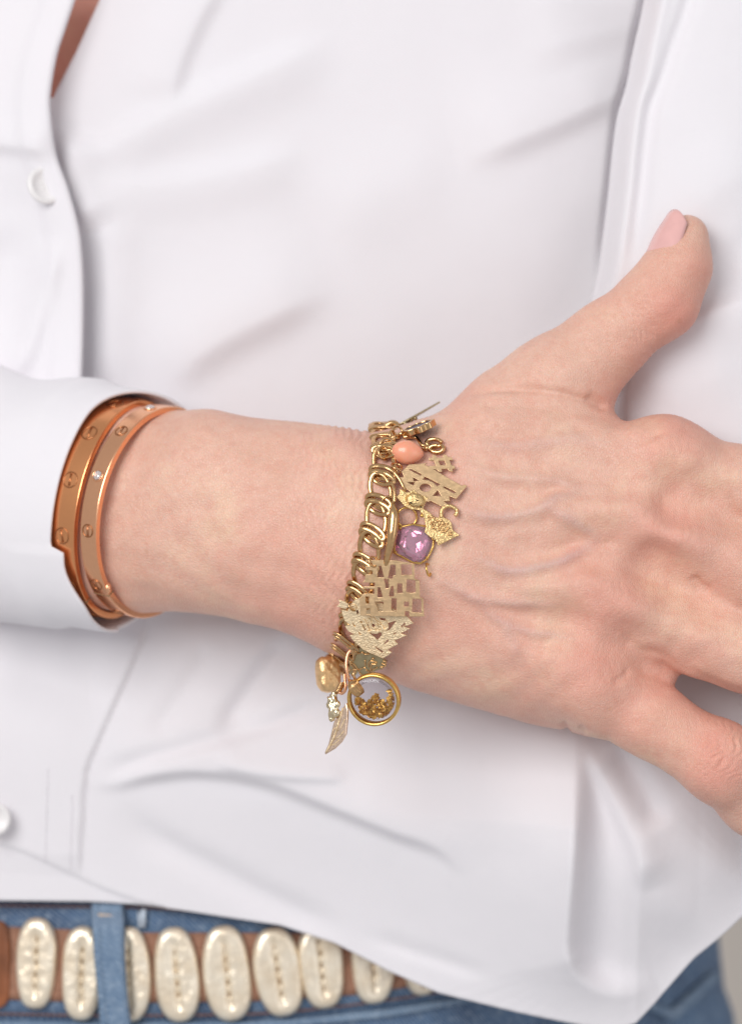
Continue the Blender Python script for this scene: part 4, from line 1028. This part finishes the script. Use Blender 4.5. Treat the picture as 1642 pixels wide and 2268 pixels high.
for k in range(n_):
    k2 = (k + 1) % n_; F += [(k, k2, n_ + k), (k2, n_ + k2, n_ + k), (n_ + k, n_ + k2, 2 * n_ + k2), (n_ + k, 2 * n_ + k2, 2 * n_ + k)]
    F.append((2 * n_ + k, 2 * n_ + k2, 3 * n_ + (0 if k in (8, 9, 0, 1, 2) else 1)))
F += [(2 * n_ + 3, 3 * n_, 3 * n_ + 1), (2 * n_ + 8, 3 * n_ + 1, 3 * n_)]
lowv = len(V); V += ringat(.99, 3); 
for k in range(n_): F.append((k, lowv + k, lowv + (k + 1) % n_, (k + 1) % n_))
F.append(tuple(lowv + k for k in range(n_)))
MB().add(V, F).build("crystal", PINK, r, False)
V = ringat(.96, 4.4) + ringat(.70, 3.6, .5) + ringat(.4, 8) + [t.P(925, 1200, 5)]; F = []
for k in range(n_):
    k2 = (k + 1) % n_; F += [(k, k2, n_ + k), (k2, n_ + k2, n_ + k), (n_ + k, n_ + k2, 2 * n_ + k2), (n_ + k, 2 * n_ + k2, 2 * n_ + k), (2 * n_ + k, 2 * n_ + k2, 3 * n_)]
MB().add(V, F).build("backing", FOIL, r, False)
m = MB(); m.tube([p for p in ringat(1.03, 4)], 3.0, 8, True); m.build("setting", GOLD_RICH, r)
m = MB()
for k in (0, 3, 5, 8): m.tube([ringat(1.04, 3)[k], ringat(1.0, 9)[k], ringat(.93, 14)[k]], [3, 3, 2.4], 8)
m.build("prongs", GOLD_RICH, r)
jump_ring(r, t.P(948, 1262, 0), (1, .2, .3), 14, 2.4, GOLD_RICH)

# jagged textured charm with a V shaped border
t = Trace(zB((130, 280), (380, 90), (1510, 540), (930, 1230), (280, 780), (700, 500)), 16, None, 5, (0, .34))
r = charm("lattice_charm", "large pale textured gold charm with jagged edges below the letter plate", "charm", t.P(840, 1400))
t.plate("openwork_plate", [zB((290, 190), (380, 90), (520, 40), (900, 150), (1250, 330), (1400, 420), (1510, 540), (1320, 606), (1445, 645), (1262, 738), (1380, 775), (1145, 878), (1215, 945), (1005, 1065), (1100, 1110), (1010, 1180), (930, 1230), (850, 1200), (640, 1110), (540, 1060), (430, 960), (345, 880), (280, 780), (375, 765), (250, 700), (190, 600), (300, 585), (190, 500), (160, 430), (135, 360), (130, 285), (245, 310)),
        zB((650, 728), (720, 745), (800, 752), (890, 712), (905, 770), (820, 870), (735, 790)), zB((1030, 535), (1180, 490), (1050, 670), (1000, 690)), zB((850, 432), (970, 450), (970, 485), (890, 482)), zB((1340, 525), (1360, 560), (1300, 622), (1265, 610)),
        zB((1020, 850), (1038, 890), (955, 955), (945, 935)), zB((770, 990), (930, 1090), (910, 1120), (800, 1040)), zB((515, 578), (550, 570), (595, 680), (575, 685)), zB((490, 490), (535, 520), (515, 552), (480, 520)), zB((400, 285), (460, 280), (465, 390), (410, 370)),
        zB((330, 520), (395, 600), (370, 612)), zB((440, 690), (505, 762), (470, 765)), zB((600, 560), (640, 560), (665, 670), (640, 675)), zB((700, 560), (760, 555), (770, 600), (710, 640)), zB((1120, 745), (1180, 715), (1175, 745), (1125, 765)), zB((230, 300), (275, 350), (262, 372))], 5, GOLD_PALE, r, .8)
t.plate("arrow_end", [zB((60, 82), (200, 130), (290, 200), (205, 268), (30, 222), (95, 155))], 5, GOLD_PALE, r, .8)
m = MB()
for line in (((560, 480), (600, 560), (640, 660)), ((660, 470), (690, 540), (700, 600), (760, 650)), ((740, 440), (790, 520), (820, 620)), ((640, 400), (740, 470), (870, 540)), ((980, 500), (1020, 600), (980, 660), (900, 640)), ((860, 580), (910, 600), (920, 660), (870, 690)), ((650, 710), (720, 690), (800, 690), (900, 700))):
    pl = smooth_poly([t.P(*zB(q)[0], 3.2) for q in line], 4)
    for p in pl: m.ball(p, (3.0, 3.0, 2.6), 8, 5)
b_ = m.build("beaded_lettering", GOLD_PALE, r); b_['kind'] = 'stuff'
m = MB(); m.tube([t.P(*p, 3) for p in ez(zB, 350, 240, 50, 50, 20)], 2.6, 8, True); m.build("boss", GOLD_PALE, r)
jump_ring(r, t.P(780, 1342, 3), (.7, .4, .6), 10, 2.2)

# dark brushed charm with raised outlines
t = Trace(zB((330, 1080), (980, 1300), (470, 1540), (700, 1300)), 10, None, 5, (0, .2))
r = charm("figure_charm", "dark brushed gold charm with raised curved outlines above the round locket", "charm", t.P(815, 1460))
t.plate("back_plate", [zB((330, 1080), (400, 960), (470, 985), (640, 1100), (870, 1180), (1000, 1270), (985, 1350), (880, 1425), (820, 1450), (700, 1505), (640, 1510), (560, 1580), (500, 1560), (450, 1490), (400, 1560), (340, 1582), (255, 1500), (290, 1440), (270, 1290), (320, 1240), (370, 1190), (312, 1120))], 5, GOLD_DARK, r, .9)
m = MB()
for line in (((590, 1250), (585, 1300), (592, 1350)), ((655, 1380), (655, 1305), (690, 1262), (740, 1270), (820, 1300)), ((690, 1470), (705, 1340), (730, 1325), (800, 1335)), ((460, 1480), (500, 1425), (570, 1400), (600, 1410)), ((720, 1465), (760, 1420), (822, 1390)), ((715, 1215), (740, 1212), (765, 1222)), ((290, 1280), (370, 1340), (450, 1450)), ((320, 1110), (400, 1080), (470, 1120), (520, 1095), (590, 1130), (660, 1125)),
             ((360, 1000), (335, 1060), (350, 1130), (380, 1200), (330, 1245)), ((265, 1500), (340, 1440), (420, 1445)), ((330, 1560), (350, 1530), (370, 1540)), ((470, 1500), (500, 1530), (530, 1570)), ((600, 1440), (650, 1470), (690, 1490)), ((930, 1260), (985, 1275), (975, 1310)), ((900, 1310), (985, 1340), (940, 1370)), ((870, 1380), (930, 1385), (880, 1410)), ((290, 1330), (340, 1370), (410, 1460))):
    m.tube(smooth_poly([t.P(*zB(q)[0], 3) for q in line], 5), 2.2, 7)
m.build("raised_outline", GOLD, r)
MB().tube(smooth_poly([on(790, 1440, 22), on(784, 1450, 26), on(782, 1470, 26), on(786, 1490, 20)], 5), 3.2, 8).build("jump_ring", GOLD, r)

# round glass locket with gold flakes
lc = at(828, 1549, 10); e1 = unit([1, .12, .22]); e2 = unit([-.08, 1, .18]); nn = unit(np.cross(e1, e2)); e2 = np.cross(nn, e1)
r = charm("locket", "round gold rimmed glass locket half full of gold flakes", "locket", lc)
R0 = 56
m = MB(); prof = [(-4, -10), (-4, 10), (-2, 12), (1, 12), (3, 10), (4, 6), (4, -6), (3, -10), (1, -12), (-2, -12)]; N = 96; V = []
for k in range(N):
    th = 2 * math.pi * k / N; d = e1 * math.cos(th) + e2 * math.sin(th); kn = .35 * (k % 2)
    for x, y in prof: V.append(lc + d * (R0 + x + (kn if x > 4 else 0)) + nn * y)
k_ = len(prof); F = [(k * k_ + j, k * k_ + (j + 1) % k_, ((k + 1) % N) * k_ + (j + 1) % k_, ((k + 1) % N) * k_ + j) for k in range(N) for j in range(k_)]
m.add(V, F); m.build("rim", GOLD_RICH, r)
GL = NT("clear_glass"); lw = GL.n('ShaderNodeFresnel'); lw.inputs['IOR'].default_value = 1.45; tr = GL.n('ShaderNodeBsdfTransparent'); gl = GL.n('ShaderNodeBsdfGlossy'); gl.inputs['Roughness'].default_value = .02; mx = GL.n('ShaderNodeMixShader')
tr.inputs[0].default_value = (.97, .96, .98, 1)
GL.l(lw.outputs[0], mx.inputs[0]); GL.l(tr.outputs[0], mx.inputs[1]); GL.l(gl.outputs[0], mx.inputs[2]); GL.l(mx.outputs[0], GL.t.nodes['Material Output'].inputs[0]); GL = GL.m
def lens(zs, name):
    V = [lc + nn * (zs * 13)]; F = []; NN = 64
    for q in range(1, 9):
        for k in range(NN): V.append(lc + (e1 * math.cos(2 * math.pi * k / NN) + e2 * math.sin(2 * math.pi * k / NN)) * 48 * q / 8 + nn * zs * (8 + 5 * (1 - (q / 8) ** 4)))
    for k in range(NN): F.append((0, 1 + k, 1 + (k + 1) % NN))
    for q in range(7):
        for k in range(NN): a = 1 + q * NN; F.append((a + k, a + NN + k, a + NN + (k + 1) % NN, a + (k + 1) % NN))
    return MB().add(V, F).build(name, GL, r)
lens(1, "glass"); lens(-1, "glass")
MB().tube(ring_pts(lc + nn * 6, e1, e2, 44, n=64), 1.6, 8, True).build("glass_edge", GL, r)
m = MB()
FLK = []
for k in range(560):
    x = random.uniform(-44, 44); top = 4 + 8 * math.sin(x * .16 + 1) - .12 * abs(x); y = random.uniform(-44, top)
    if k > 550: x, y = 40 + random.uniform(-3, 2), 14 + random.uniform(-6, 6)
    if x * x + y * y > 43 ** 2: continue
    c = lc + e1 * x + e2 * y + nn * random.uniform(-6, 7); q1 = unit(rng.normal(size=3) * .8 + nn * 1.2); q2 = unit(np.cross(q1, rng.normal(size=3))); q3 = np.cross(q1, q2); s_ = random.uniform(3.0, 7.5)
    ps = []
    nk = random.randint(5, 7)
    for j in range(nk): aa = 2 * math.pi * j / nk; rr = s_ * random.uniform(.6, 1.2); ps.append(c + q2 * math.cos(aa) * rr + q3 * math.sin(aa) * rr * .75 + q1 * random.uniform(-1, 1))
    m.add(ps + [c + q1 * 1.0, c - q1 * .5], [(j, (j + 1) % nk, nk) for j in range(nk)] + [((j + 1) % nk, j, nk + 1) for j in range(nk)])
fl = m.build("gold_flakes", metal_mat("gold_leaf", (.92, .56, .14, 1), .38, bump=.00005, bscale=4000, metal=.7), r, False); fl['kind'] = 'stuff'
MB().tube(smooth_poly([lc + e1 * -38 + e2 * 44, at(786, 1505, 22), at(782, 1494, 26), at(786, 1486, 22)], 5), [3.4] * 16, 8).build("bail", GOLD, r)

# ridged acorn piece in front of the locket's upper left
c = at(786, 1523, 34)
r = charm("acorn_charm", "small shiny ridged gold drop charm hanging over the locket's edge", "charm", c)
d = unit([.62, -.75, 0]); sx_ = unit([.75, .62, .1])
m = MB(); m.tube([c - d * 20, c - d * 14, c - d * 5, c + d * 6, c + d * 16, c + d * 21], [4, 11, 14.5, 14, 12.5, 9], 18); o1 = m.build("drop", GOLD_PALE if False else GOLD, r)
m = MB()
for k in range(-3, 4):
    a = k * .38; q = sx_ * math.sin(a) + np.array([0, 0, 1.]) * math.cos(a); m.tube([c - d * 12 + q * 11, c - d * 4 + q * 14.4, c + d * 8 + q * 13.8, c + d * 19 + q * 10], 1.6, 6)
m.build("ridge", GOLD, o1)
MB().tube(smooth_poly([at(772, 1508, 26), at(768, 1490, 28), at(766, 1470, 26), at(769, 1450, 22), at(776, 1440, 20)], 5), 3.4, 8).build("jump_ring", ROSE_PALE, r)

# long pale leaf with a nugget on its shoulder
tl = Trace([(740, 1640), (760, 1600), (780, 1560)], 8, (0.55, 0.05))
r = charm("feather_charm", "long pale rose gold leaf charm tapering to a point, lowest of the charms", "charm", tl.P(755, 1600))
blade = zC((310, 1370), (420, 1180), (520, 1040), (545, 1150), (535, 1350), (515, 1550), (440, 1680), (330, 1790), (170, 1890), (165, 1855), (225, 1720), (265, 1560))
tl.plate("leaf_blade", [blade], 7, metal_mat("blush_gold", (.88, .66, .50, 1), .30, bump=.00006, bscale=700), r, 1.5)
m = MB()
m.tube(smooth_poly([tl.P(*zC(q)[0], 4) for q in ((470, 1120), (400, 1350), (320, 1600), (190, 1860))], 5), 2.2, 7)
for q in (((430, 1250), (350, 1450)), ((380, 1420), (310, 1480), (285, 1600)), ((350, 1520), (430, 1450), (500, 1300)), ((300, 1650), (400, 1600), (480, 1500)), ((250, 1740), (330, 1720), (400, 1650))): m.tube([tl.P(*zC(p)[0], 3.8) for p in q], 1.1, 6)
m.build("vein", GOLD_PALE, r)
m = MB()
cN = tl.P(*zC((325, 1110))[0], 9); dN = unit(tl.P(*zC((375, 1330))[0], 9) - tl.P(*zC((350, 870))[0], 9)); rN = unit(np.cross(dN, tl.n)); Mn = np.stack([rN, dN, tl.n], 1)
m.ball(cN, (12.5, 31, 10), 40, 30, Mn, lambda p: 1 + .16 * math.sin(5.2 * p[1] + 1.5 * p[0]) * math.cos(3.1 * p[0] + 1) + .10 * math.sin(9.5 * p[1] + 6 * p[2]) * math.sin(7 * p[0] + 2) + .05 * math.sin(19 * p[1]) * math.sin(17 * p[0]))
for (x, y, a) in ((345, 900, 7), (265, 1080, 7), (400, 1060, 7), (390, 1200, 8), (300, 1300, 6)): m.ball(tl.P(*zC((x, y))[0], 10), (a, a * 1.2, 6), 14, 9)
m.build("nugget", metal_mat("bright_gold", (.88, .74, .50, 1), .16, bump=.0001, bscale=900), r)
m = MB()
for k in range(6): m.tube(ring_pts(tl.P(*zC((470 - k * 12, 730 + k * 26))[0], 10), unit([1, .3, 0]), [0, .4, .9], 7.5, n=14), 2.0, 6, True)
m.build("coil", GOLD, r)
MB().tube(smooth_poly([tl.P(*zC(q)[0], 12) for q in ((430, 860), (490, 880), (540, 800), (530, 650), (520, 560))], 5), 3.6, 8).build("jump_ring", ROSE_PALE, r)

# hammered block behind
c = at(726, 1494, -190)
r = charm("block_charm", "hammered orange gold block charm hanging behind the others below the wrist", "charm", c)
def hammered(p): return 1 / (abs(p[0]) ** 3.2 + abs(p[1]) ** 3.2 + abs(p[2]) ** 3.2) ** .3125 * (1 + .025 * math.sin(11 * p[0] + 3) * math.sin(12 * p[1]))
yw = math.radians(24); Mb = np.stack([unit([math.cos(yw), .02, -math.sin(yw)]), unit([-.10, 1, 0]), unit([math.sin(yw), .1, math.cos(yw)])], 1)
MB().ball(c, (27, 41, 22), 48, 30, Mb, hammered).build("block", metal_mat("hammered_gold", (.98, .66, .34, 1), .42, bump=.0006, bscale=500), r)
jump_ring(r, at(744, 1452, -190), (.8, .1, .6), 13, 3)
